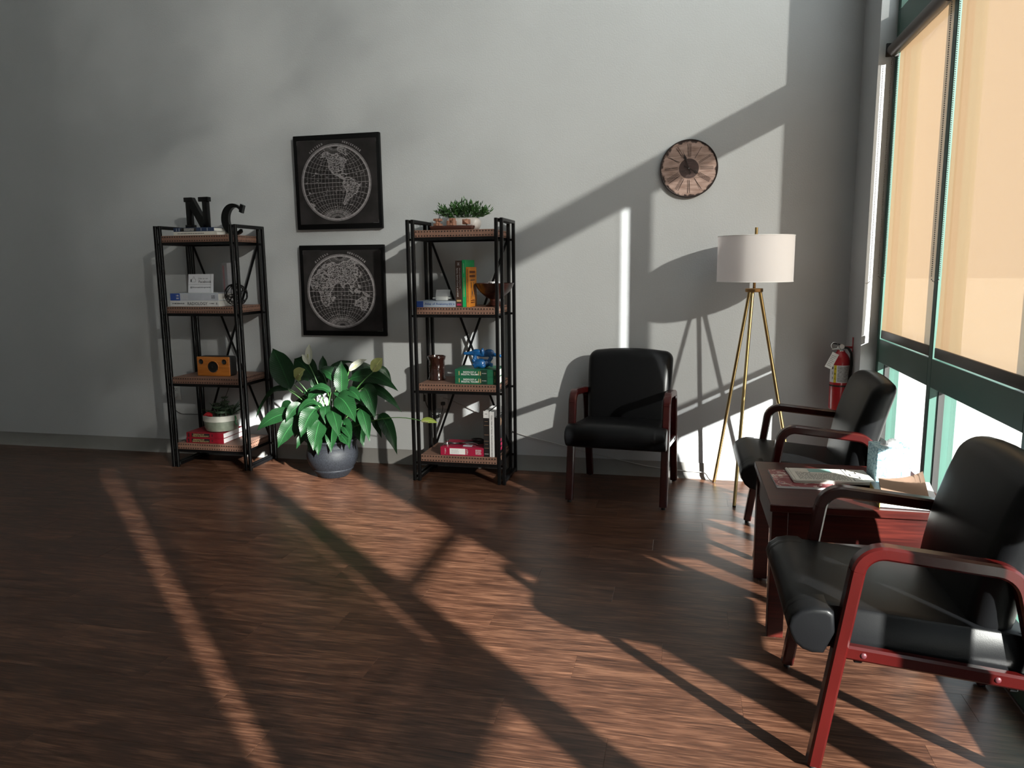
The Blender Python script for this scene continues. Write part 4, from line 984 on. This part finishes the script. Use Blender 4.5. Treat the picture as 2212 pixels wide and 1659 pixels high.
for (x, y_, hh, n, L_, w_) in ((.035, -.060, .030, 14, .038, .017), (-.012, -.025, .060, 14, .036, .016), (.045, -.015, .095, 14, .038, .016), (.070, .02, .060, 12, .036, .015), (.010, .03, .118, 12, .034, .014), (-.045, .01, .075, 12, .034, .014)):
    m = MB(); m.cyl((x, y_, .095), (x, y_, .095+hh), .003, n=6); rosette(m, (x, y_, .095+hh), n, L_, w_, .25); 
    if hh > .08: rosette(m, (x, y_, .095+hh*.55), 8, L_*1.1, w_, .1)
    obj('succulent', m, sg1, t)
m = MB()
for k in range(46):
    a = rnd.uniform(0, 6.28); c = Vector((-.03, .02, .095)) if k < 26 else Vector((.05, .04, .10)); l = rnd.uniform(.07, .14); e = rnd.uniform(.4, 1.2)
    d = Vector((math.cos(a)*math.cos(e), math.sin(a)*math.cos(e), math.sin(e))); m.tube([c, c+d*l*.5+Vector((0, 0, .008)), c+d*l-Vector((0, 0, .006))], lambda u: .0050*math.sin(PI*(.15+.8*u)), 5)
tag(obj('spear_leaves', m, sg2, t), kind='stuff')
m = MB()
for k in range(14):
    a = k*2.399; r = .005+.020*k/14; m.sph((-.055+r*math.cos(a), -.070+r*math.sin(a)*.6, .112+.014*(1-k/14)), .013, 8, 6, (1, 1, .8))
obj('red_flower', m, pm('scarlet_petal', (.55, .012, .02), .5), t)
obj('green_ribbon', MB().tube([(.118, -.02, .105), (.130, -.03, .09), (.126, -.034, .06), (.134, -.03, .045)], .005, 6), pm('green_ribbon', (.01, .22, .06), .4), t)

# ---------------------------------------------------------------- right bookshelf
z = ZS[0]
trayw = woodmat('walnut_tray', [(.035, .010, .007), (.055, .018, .012), (.075, .028, .018)], .4, 2, 20, 80)
t = thing('wooden_tray', 'dark reddish wooden tray holding three copper puzzle cubes', 'tray', (-1.372, -.335, z))
obj('tray_body', MB().rbox(-.140, .140, -.030, .030, 0, .026, .008, 3, fn=lambda p: Vector((p.x*(.93+.07*p.z/.026), p.y*(.85+.15*p.z/.026), p.z))), trayw, t)
cop = pm('copper_block', (.40, .20, .135), .35, .55, noise=.15, nscale=60)
def cube(label, x, kind):
    c = thing('puzzle_cube', label, 'puzzle', (x, -.335, z+.026), math.radians(-8), 'copper puzzle cubes')
    s_ = .0145
    for i in range(3):
        for j in range(3):
            if kind == 0 and not (i != 1 and j == 1): obj('burr_piece', MB().rbox((i-1)*s_-s_*.46, (i-1)*s_+s_*.46, -.021-(.005 if (i+j) % 2 else 0), .021, j*s_, (j+.95)*s_, .001, 1), cop, c)
            if kind == 1 and not (i == 0 and j == 2): obj('burr_piece', MB().rbox((i-1)*s_*1.1-s_*.53, (i-1)*s_*1.1+s_*.53, -.022+(.008 if (i*j) % 2 else 0), .020-(.01 if j == 2 else 0), j*s_, (j+1)*s_, .001, 1), cop, c)
    if kind == 2:
        m = MB(); h = .021
        o8 = [(0, 0, h*2), (h, 0, h), (0, h, h), (-h, 0, h), (0, -h, h), (0, 0, 0)]
        m.add([(x_*1.15, y_*1.15, z_) for x_, y_, z_ in o8], [(0, 1, 2), (0, 2, 3), (0, 3, 4), (0, 4, 1), (5, 2, 1), (5, 3, 2), (5, 4, 3), (5, 1, 4)])
        m.rbox(-.019, .019, -.019, .019, .006, .036, .001, 1)
        obj('star_block', m, cop, c, 0)
        obj('star_points', MB().add([(-.019, -.0195, .006), (.019, -.0195, .006), (.019, -.0195, .036), (-.019, -.0195, .036), (0, -.029, .021)], [(0, 1, 4), (1, 2, 4), (2, 3, 4), (3, 0, 4)]), cop, c, 0)
cube('copper puzzle cube of three by three upright bars on the tray', -1.462, 0); cube('copper puzzle cube of stepped interlocking blocks on the tray', -1.375, 1); cube('copper star-shaped puzzle with pointed faces on the tray', -1.282, 2)
t = thing('faux_grass_planter', 'white oval planter of bushy artificial greenery on top of the bookshelf', 'planter', (-1.338, -.205, z))
obj('planter_body', MB().rbox(-.108, .108, -.055, .055, 0, .080, .034, 5, fn=lambda p: Vector((p.x*(.92+.10*p.z/.08), p.y, p.z))), pm('pale_ceramic', (.50, .46, .44), .4, noise=.1, nscale=14, stretch=(4, 1, .3)), t)
rnd = random.Random(21); faux = pm('faux_leaf', (.028, .085, .018), .45, noise=.5, nscale=25); m = MB(); m2 = MB()
for k in range(150):
    x0, y0_ = rnd.uniform(-.085, .085), rnd.uniform(-.035, .035); out_ = x0/.085
    d = Vector((out_*1.0+rnd.gauss(0, .35), rnd.gauss(0, .55)+y0_*8, 1.05-.5*abs(out_))).normalized(); L_ = rnd.uniform(.06, .118)
    base = Vector((x0, y0_, .072)); tip = base+d*L_; tip.z = max(tip.z, .085)
    m2.tube([base, (base+tip)/2+Vector((0, 0, .006)), tip], .0012, 4)
    for j in range(9):
        u = .35+.65*j/8; p = base+(tip-base)*u; ld = (d*1.1+Vector((rnd.gauss(0, .6), rnd.gauss(0, .6), rnd.gauss(.25, .4)))).normalized(); l = rnd.uniform(.020, .034); w_ = .0042
        sd_ = ld.cross(Vector((rnd.gauss(0, 1), rnd.gauss(0, 1), rnd.gauss(0, 1)))).normalized()
        m.add([p, p+ld*l*.45+sd_*w_, p+ld*l, p+ld*l*.45-sd_*w_], [(0, 1, 2, 3)])
tag(obj('faux_leaves', m, faux, t, 0), kind='stuff'); tag(obj('faux_stems', m2, faux, t), kind='stuff')
# second board
z = ZS[1]
t = book('pale blue anatomy atlas lying flat under the card holder', cm('ice_blue_cover', (.33, .38, .46)), .256, .20, .037, (-1.4845, -.352, z)); sblock(t, -.1285, -.080, 0, .037, blu); stext(t, 'Atlas of Anatomy', .005, .152, .018, blut); scrib(t, .085, .105, .012, .026, blut, 2, seed=2); stext(t, '>', .117, .012, .012, blut)
za = z+.037
t = thing('card_holder', 'white ceramic business card holder on the anatomy atlas', 'card holder', (-1.462, -.290, za), math.radians(4))
obj('dish', MB().rbox(-.040, .040, -.022, .022, 0, .028, .010, 3), ivory, t)
for s_ in (-1, 1): obj('dish_handle', MB().rbox(s_*.048-.012, s_*.048+.012, -.010, .010, .012, .021, .004, 3), ivory, t)
t2 = thing('business_card', 'business card tilted back in the white card holder', 'card', (-1.460, -.286, za+.021), math.radians(4))
obj('card_sheet', MB().box(-.045, .045, -.0007, .0007, .002, .052, m=Matrix.Rotation(math.radians(-28), 4, 'X')), cm('card_grey', (.50, .50, .52)), t2)
t = book('black upright anatomy textbook with white spine lettering', brc, .282, .20, .040, (-1.335, -.348, z), standing=True, group=None)
stext(t, 'Spine, Spinal Cord, and ANS', -.008, .175, .011, lgt, z=.150, vert=True); stext(t, 'Basic and Clinical Anatomy of the', .008, .125, .007, lgt, z=.175, vert=True); stext(t, 'H', 0, .014, .016, lgt, z=.262, vert=True); sblock(t, -.014, .014, .034, .045, gold); sblock(t, -.014, .014, .010, .022, pkc)
t = book('bright green upright hardback between the black and orange books', kgr, .286, .205, .022, (-1.302, -.345, z), standing=True); scrib(t, -.06, .06, -.004, .004, gold, 1, y=YS, seed=3, rot=(0, PI/2, 0), loc=(0, 0, .12)); scrib(t, -.03, .03, -.003, .003, lgt, 1, y=YS, seed=13, rot=(0, PI/2, 0), loc=(0, 0, .235))
t = book('orange upright paperback with dark figures on its cover', orc, .243, .17, .020, (-1.279, -.345, z), standing=True); scrib(t, -.10, .10, -.003, .003, dkp, 1, y=YS, seed=7, rot=(0, PI/2, 0), loc=(0, 0, .13))
RC = (0, 0, PI/2)
scrib(t, .012, .135, .175, .225, cm('brown_print', (.14, .035, .012)), 2, y=-.0003, seed=11, rot=RC, loc=(.0103, 0, 0)); scrib(t, .03, .13, .158, .168, dkp, 1, y=-.0003, seed=15, rot=RC, loc=(.0103, 0, 0)); scrib(t, .03, .12, .02, .045, cm('brown_print', (0, 0, 0)), 2, y=-.0003, seed=16, rot=RC, loc=(.0103, 0, 0))
m = MB()
for x0, z0, x1, z1_ in ((.04, .15, .06, .10), (.06, .10, .045, .05), (.06, .10, .085, .06), (.05, .14, .03, .115), (.10, .15, .115, .125)):
    d = Vector((x1-x0, z1_-z0)); nn = Vector((-d.y, d.x)).normalized()*.006; m.add([(.0107, x0-nn.x, z0-nn.y), (.0107, x1-nn.x*.5, z1_-nn.y*.5), (.0107, x1+nn.x*.5, z1_+nn.y*.5), (.0107, x0+nn.x, z0+nn.y)], [(0, 1, 2, 3)])
obj('cover_figures', m, dkp, t, 0)
walnut = woodmat('dark_walnut', [(.012, .004, .003), (.024, .007, .005), (.042, .012, .008)], .3, 3, 20, 80, coat=.2)
t = thing('pedestal_bowl', 'dark brown wooden pedestal bowl next to the orange book', 'bowl', (-1.143, -.212, z))
obj('bowl_body', MB().lathe([(.001, 0), (.058, 0), (.060, .006), (.042, .018), (.030, .034), (.032, .044), (.060, .060), (.092, .088), (.112, .118), (.122, .142), (.119, .143), (.108, .120), (.085, .094), (.050, .072), (.001, .066)], 56), walnut, t, 40)
rnd = random.Random(9)
foil = pm('silver_wrapper', (.6, .6, .62), .3, .6)
c0 = None
for z0, r, n in ((.0664, 0, 1), (.0703, .036, 5), (.0895, .018, 2), (.0895, .060, 8), (.1055, .030, 4), (.1055, .078, 10), (.1215, .013, 2), (.1215, .055, 7), (.1375, .028, 3)):
    for k in range(n):
        a = 2*PI*k/n+z0*90
        if c0 is None:
            c = c0 = thing('wrapped_candy', 'small silver wrapped candy in the wooden pedestal bowl', 'candy', group='candies in the pedestal bowl')
            obj('sweet', MB().sph((0, 0, .008), .012, 10, 6, (1, .8, .7)), foil, c)
            for sg in (-1, 1): obj('wrapper_end', MB().cyl((sg*.010, 0, .008), (sg*.021, 0, .009), .002, .0065, 8), foil, c)
        else: c = copy_tree(c0)
        c.location = (-1.143+r*math.cos(a), -.212+r*math.sin(a), z+z0); c.rotation_euler = (0, 0, a+PI/2)
# third board
z = ZS[2]
t = thing('stoneware_mug', 'dark brown glazed crock with embossed decoration', 'mug', (-1.536, -.205, z))
gz = pm('brown_glaze', (.024, .0075, .005), .12, noise=.3, nscale=50, coat=.5)
obj('vessel', MB().lathe([(.001, 0), (.052, 0), (.056, .004), (.056, .014), (.051, .020), (.051, .128), (.056, .136), (.0595, .150), (.058, .156), (.053, .155), (.047, .132), (.045, .02), (.001, .018)], 48), gz, t, 40)
m = MB(); rnd = random.Random(8)
for k in range(90):
    a = rnd.uniform(PI, 2*PI); zz = rnd.uniform(.035, .115)
    if abs(zz-.075) < .03 or rnd.random() < .4: m.sph((.0512*math.cos(a), .0512*math.sin(a), zz), rnd.uniform(.0016, .003), 6, 4)
tag(obj('embossing', m, gz, t), kind='stuff')
for k, lb in enumerate(('lower of two green skeletal trauma textbooks, resting on the shelf board', 'upper of two green skeletal trauma textbooks, under the blue vertebra')):
    t = book(lb, grn, .276, .205, .046, (-1.232, -.352, z+.046*k), math.radians(.6), group='two green radiology textbooks')
    text(t, 'RADIOLOGY of', .082, .011, (-.042, YS, .030), whitep, bold=.01); text(t, 'SKELETAL TRAUMA', .112, .011, (-.042, YS, .0155), whitep, bold=.01)
    sblock(t, .026, .070, 0, .046, grnd); text(t, 'ROGERS', .028, .005, (.050, YS-.0003, .023), lgt)
    for x in (-.113, .012, .024): sblock(t, x, x+.005, .010, .035, gold, 'gilt_mark', -.0017)
    text(t, 'ISBN', .020, .004, (.117, YS, .023), lgt, rot=(0, PI/2, 0)) if False else sblock(t, .115, .119, .012, .034, gold, 'gilt_mark', -.0017)
zv = z+.092
t = thing('vertebra_model', 'glossy blue vertebra model perched on the green textbooks', 'anatomical model', (-1.215, -.270, zv-.0012))
m = MB()
m.sph((-.012, .0, .032), 1, 20, 14, (.046, .040, .030)); m.sph((.004, .012, .030), 1, 20, 14, (.050, .040, .028))     # body
m.tube([(-.11, -.004, .092), (-.095, -.002, .092), (-.05, .004, .094), (0, .006, .090), (.05, .004, .088), (.095, -.002, .084), (.118, -.004, .080)], lambda u: .0085+.013*math.exp(-((u-.5)/.24)**2), 14)
m.sph((-.112, -.004, .092), .0105, 12, 8); m.sph((.119, -.004, .079), .010, 12, 8)
m.sph((-.035, .004, .104), 1, 14, 10, (.032, .020, .016)); m.sph((.045, .004, .102), 1, 14, 10, (.032, .020, .018)); m.sph((.005, -.008, .106), 1, 12, 10, (.012, .016, .022))
m.tube([(-.040, 0, .045), (-.050, 0, .065), (-.042, .002, .09)], .013, 10); m.tube([(.042, 0, .045), (.058, 0, .065), (.05, .002, .09)], .014, 10)
m.tube([(-.045, -.03, .0105), (-.020, -.035, .02), (.010, -.030, .026)], .0100, 10); m.tube([(.045, -.015, .030), (.066, -.018, .026), (.062, -.02, .0125)], .011, 10); m.tube([(-.03, -.01, .03), (-.052, -.015, .045), (-.055, -.015, .058)], .012, 10)
m.tube([(-.04, -.02, .012), (-.052, -.022, .030)], .011, 10); m.sph((0, -.02, .018), 1, 12, 8, (.03, .02, .0175))
o = obj('bone', m, pm('blue_gloss_plastic', (.008, .085, .26), .16, noise=.25, nscale=22, coat=.4), t)
md = o.modifiers.new('fuse', 'REMESH'); md.mode = 'VOXEL'; md.voxel_size = .0028; md.use_smooth_shade = True
md = o.modifiers.new('soft', 'SMOOTH'); md.iterations = 4
# bottom board
z = ZS[3]
t = book('thick crimson reference book lying flat under the stethoscope', cm('crimson_cover', (.33, .010, .045), .4), .282, .215, .053, (-1.332, -.362, z), math.radians(1)); sblock(t, -.080, .022, .008, .046, whitep); scrib(t, -.072, -.02, .012, .042, lgt, 5, y=-.0019, seed=5); scrib(t, -.112, -.104, .008, .046, lgt, 4, seed=8); scrib(t, .028, .040, .008, .046, lgt, 4, seed=4); scrib(t, .088, .125, .010, .044, lgt, 5, seed=14)
zr = z+.053
chrome = pm('chrome', (.75, .75, .76), .12, 1.0); rub = pm('black_rubber_tube', (.010, .010, .011), .4)
t = thing('stethoscope', 'black stethoscope with chrome chestpiece coiled on the crimson book', 'stethoscope', (-1.33, -.26, zr))
cx_, cy_ = -.115, -.055
obj('chestpiece', MB().lathe([(.001, 0), (.020, 0), (.022, .003), (.022, .007), (.012, .010), (.009, .016), (.009, .022), (.014, .025), (.015, .030), (.012, .032), (.001, .032)], 28, c=(cx_, cy_, 0)), chrome, t, 40)
obj('tubing', MB().tube(smooth([(cx_+.012, cy_, .018), (cx_+.05, cy_+.01, .012), (-.02, .0, .0065), (.04, .05, .0065), (.10, .07, .0065), (.12, .03, .0065), (.08, -.01, .010), (.02, -.02, .0125), (-.03, -.035, .012)]), .0055, 8), rub, t)
obj('tubing', MB().tube(smooth([(.10, .07, .009), (.07, .085, .016), (.02, .06, .019), (.06, .02, .020), (.11, .0, .012)]), .0055, 8), rub, t)
for s_ in (-1, 1): obj('ear_tube', MB().tube(smooth([(-.03, -.035, .014), (.01+.01*s_, -.05-.012*s_, .016), (.06, -.055-.02*s_, .015), (.085, -.06-.022*s_, .0085)]), .0025, 8), chrome, t)
obj('name_clip', MB().rbox(-.005, .055, -.075, -.05, .0005, .006, .002, 1), cm('pale_clip', (.42, .46, .52)), t)
t = book('black upright book with a white cap band on its spine', blkc, .292, .215, .036, (-1.171, -.362, z), standing=True, pages=whitep); sblock(t, -.018, .018, .248, .292, whc); 
for zz, w_ in ((.225, .02), (.20, .03), (.14, .03), (.10, .03), (.08, .02), (.055, .03), (.018, .028)): sblock(t, -w_/2, w_/2, zz, zz+.0022, tanc if zz > .02 else lgt, 'spine_line', -.0017)
sblock(t, -.008, .008, .272, .275, dkp, 'spine_line', -.0017)
t = book('white upright anatomy colour atlas beside the black book', whc, .288, .215, .030, (-1.1365, -.362, z), standing=True, pages=whitep)
stext(t, 'Color Atlas of Human Anatomy', 0, .175, .011, dkp, z=.178, vert=True); stext(t, 'McMinn & Hutchings', 0, .085, .006, dkp, z=.042, vert=True) if False else scrib(t, -.045, .045, -.004, .004, dkp, 1, y=YS, seed=6, rot=(0, PI/2, 0), loc=(0, 0, .045))
t = book('dark thin book with magenta squares on its cover at the shelf end', blkc, .250, .230, .014, (-1.1135, -.352, z), standing=True); 
for i in range(4):
    for j in range(i+1): obj('cover_square', MB().box(.0071, .0076, .055+.034*j, .083+.034*j, .020+.028*(3-i), .040+.028*(3-i)), pkc, t)
obj('cover_photo', MB().lathe([(.0001, 0), (.026, 0), (.026, .0004)], 24, m=Matrix.Translation((.0071, .10, .205)) @ Matrix.Rotation(PI/2, 4, 'Y')), tanc, t)

# ---------------------------------------------------------------- things on the end table
z = .511
t = thing('magazine', 'red and white magazine lying under the folded newspaper', 'magazine', (.498, -1.775, z), math.radians(2))
obj('page_block', MB().box(-.135, .135, -.118, .118, 0, .0075), whitep, t)
redm = MB().box(-.135, .135, -.118, .118, .0076, .0082)
def magmat():
    m, N, L, b = newmat('magazine_cover'); tc = N.new('ShaderNodeTexCoord'); n = N.new('ShaderNodeTexNoise'); n.inputs['Scale'].default_value = 18; n.inputs['Detail'].default_value = 3; n.inputs['Distortion'].default_value = 1.2
    L.new(tc.outputs['Object'], n.inputs['Vector']); r = N.new('ShaderNodeValToRGB'); r.color_ramp.interpolation = 'CONSTANT'
    e = r.color_ramp.elements; e[0].color = (.17, .02, .03, 1); e[1].position = .52; e[1].color = (.50, .45, .42, 1); k = e.new(.58); k.color = (.30, .03, .04, 1); k = e.new(.66); k.color = (.12, .14, .17, 1)
    L.new(n.outputs['Fac'], r.inputs['Fac']); L.new(r.outputs['Color'], b.inputs['Base Color']); b.inputs['Roughness'].default_value = .3; return m
obj('cover', redm, magmat(), t)
newsp = pm('newsprint', (.50, .485, .45), .85, noise=.06, nscale=20); 
t = thing('newspaper', 'folded newspaper with a teal advert on top of the magazine', 'newspaper', (.585, -1.745, z+.0083), math.radians(3))
m = MB()
for k in range(4): m.rbox(-.152+.002*k, .152-.003*k, -.092+.002*(k % 2), .094-.002*k, .003*k, .003*k+.0027, .0012, 1)
m.cyl((-.151, -.09, .006), (-.151, .09, .006), .0062, n=12)
obj('sheets', m, newsp, t)
def flat(t, x0, x1, y0, y1, zz, mat, name): obj(name, MB().box(x0, x1, y0, y1, zz, zz+.0003), mat, t)
flat(t, -.075, .01, .03, .08, .0119, cm('teal_ad', (.20, .36, .34)), 'advert'); flat(t, .055, .057, -.085, .085, .0119, dkp, 'column_rule')
m = MB(); rnd = random.Random(4)
for k in range(9):
    yy = -.075+.012*k; x = -.13
    while x < .045:
        w_ = rnd.uniform(.004, .016)
        if not (yy > .02 and -.08 < x < .012): m.box(x, min(x+w_, .05), yy, yy+.0045, .0119, .0121)
        x += w_+.003
tag(obj('news_print', m, pm('news_ink', (.12, .12, .12), .8), t, 0), kind='stuff')
m = MB()
for k in range(5): m.box(.068, .10, -.078+.034*k, -.074+.034*k, .0119, .0121).box(.068+.028*(k % 2), .072+.028*(k % 2), -.078+.034*k, -.052+.034*k, .0119, .0121)
obj('headline', m, inkm, t, 0)
t = thing('tissue_box', 'blue and white patterned cube tissue box on the end table', 'tissue box', (.805, -1.685, z), math.radians(3))
def tismat():
    m, N, L, b = newmat('tissue_box_print'); tc = N.new('ShaderNodeTexCoord'); v = N.new('ShaderNodeTexVoronoi'); v.feature = 'DISTANCE_TO_EDGE'; v.inputs['Scale'].default_value = 60; L.new(tc.outputs['Object'], v.inputs['Vector'])
    r = N.new('ShaderNodeValToRGB'); e = r.color_ramp.elements; e[0].color = (.03, .16, .28, 1); e[1].position = .10; e[1].color = (.42, .62, .68, 1); L.new(v.outputs['Distance'], r.inputs['Fac'])
    L.new(r.outputs['Color'], b.inputs['Base Color']); b.inputs['Roughness'].default_value = .5; return m
obj('carton', MB().rbox(-.062, .062, -.062, .062, 0, .135, .002, 1), tismat(), t)
obj('opening', MB().lathe([(.001, .1355), (.035, .1355), (.035, .1352)], 24), whitep, t)
m = MB(); vs = []; fs = []
for i in range(9):
    for j in range(5):
        u, v_ = i/8*2-1, j/4; vs.append((u*.030*(1+.2*v_), .010*math.sin(u*6+v_*2), .1355+.022*v_+.006*math.sin(u*5)*v_))
for i in range(8):
    for j in range(4): fs.append((i*5+j, (i+1)*5+j, (i+1)*5+j+1, i*5+j+1))
obj('tissue', MB().add(vs, fs), whitep, t)
t = thing('book', 'thick gold-spined book lying on the table edge by the near chair', 'book', (.778, -1.985, z), math.radians(-4))
obj('cover', MB().rbox(-.088, .088, -.102, .102, 0, .0028, .0008, 1).rbox(-.088, .088, -.102, .102, .0325, .0353, .0008, 1), blkc, t)
obj('spine', MB().rbox(-.0885, -.085, -.102, .102, .0004, .0349, .0008, 1), cm('gold_spine', (.30, .24, .045)), t)
obj('pages', MB().box(-.085, .084, -.098, .098, .0028, .0325), whitep, t)
t = thing('brochure', 'glossy brochure with curled cover and green lettering on the book', 'brochure', (.800, -1.955, z+.0354), math.radians(-10))
obj('sheets', MB().box(-.085, .085, -.11, .11, 0, .004), whitep, t)
vs = []; fs = []
for i in range(9):
    u = i/8; a = u*.85
    for yy in (-.11, .11): vs.append((-.085+.17*math.sin(a)/.85*1.05*(1-.08*u), yy, .0045+.10*(1-math.cos(a))/.85*(.10+.90*(yy+.11)/.22)))
for i in range(8): fs.append((i*2, i*2+2, i*2+3, i*2+1))
obj('curled_cover', MB().add(vs, fs), fabricmat('brochure_cover', (.40, .27, .20), .25, 0, 0), t)
tag(obj('green_lettering', MB().box(-.06, -.052, -.10, -.06, .0041, .0046).box(-.05, -.042, -.09, -.05, .0041, .0046).box(-.04, -.032, -.10, -.05, .0041, .0046), pm('green_ink', (.05, .40, .12), .5), t), kind='stuff')
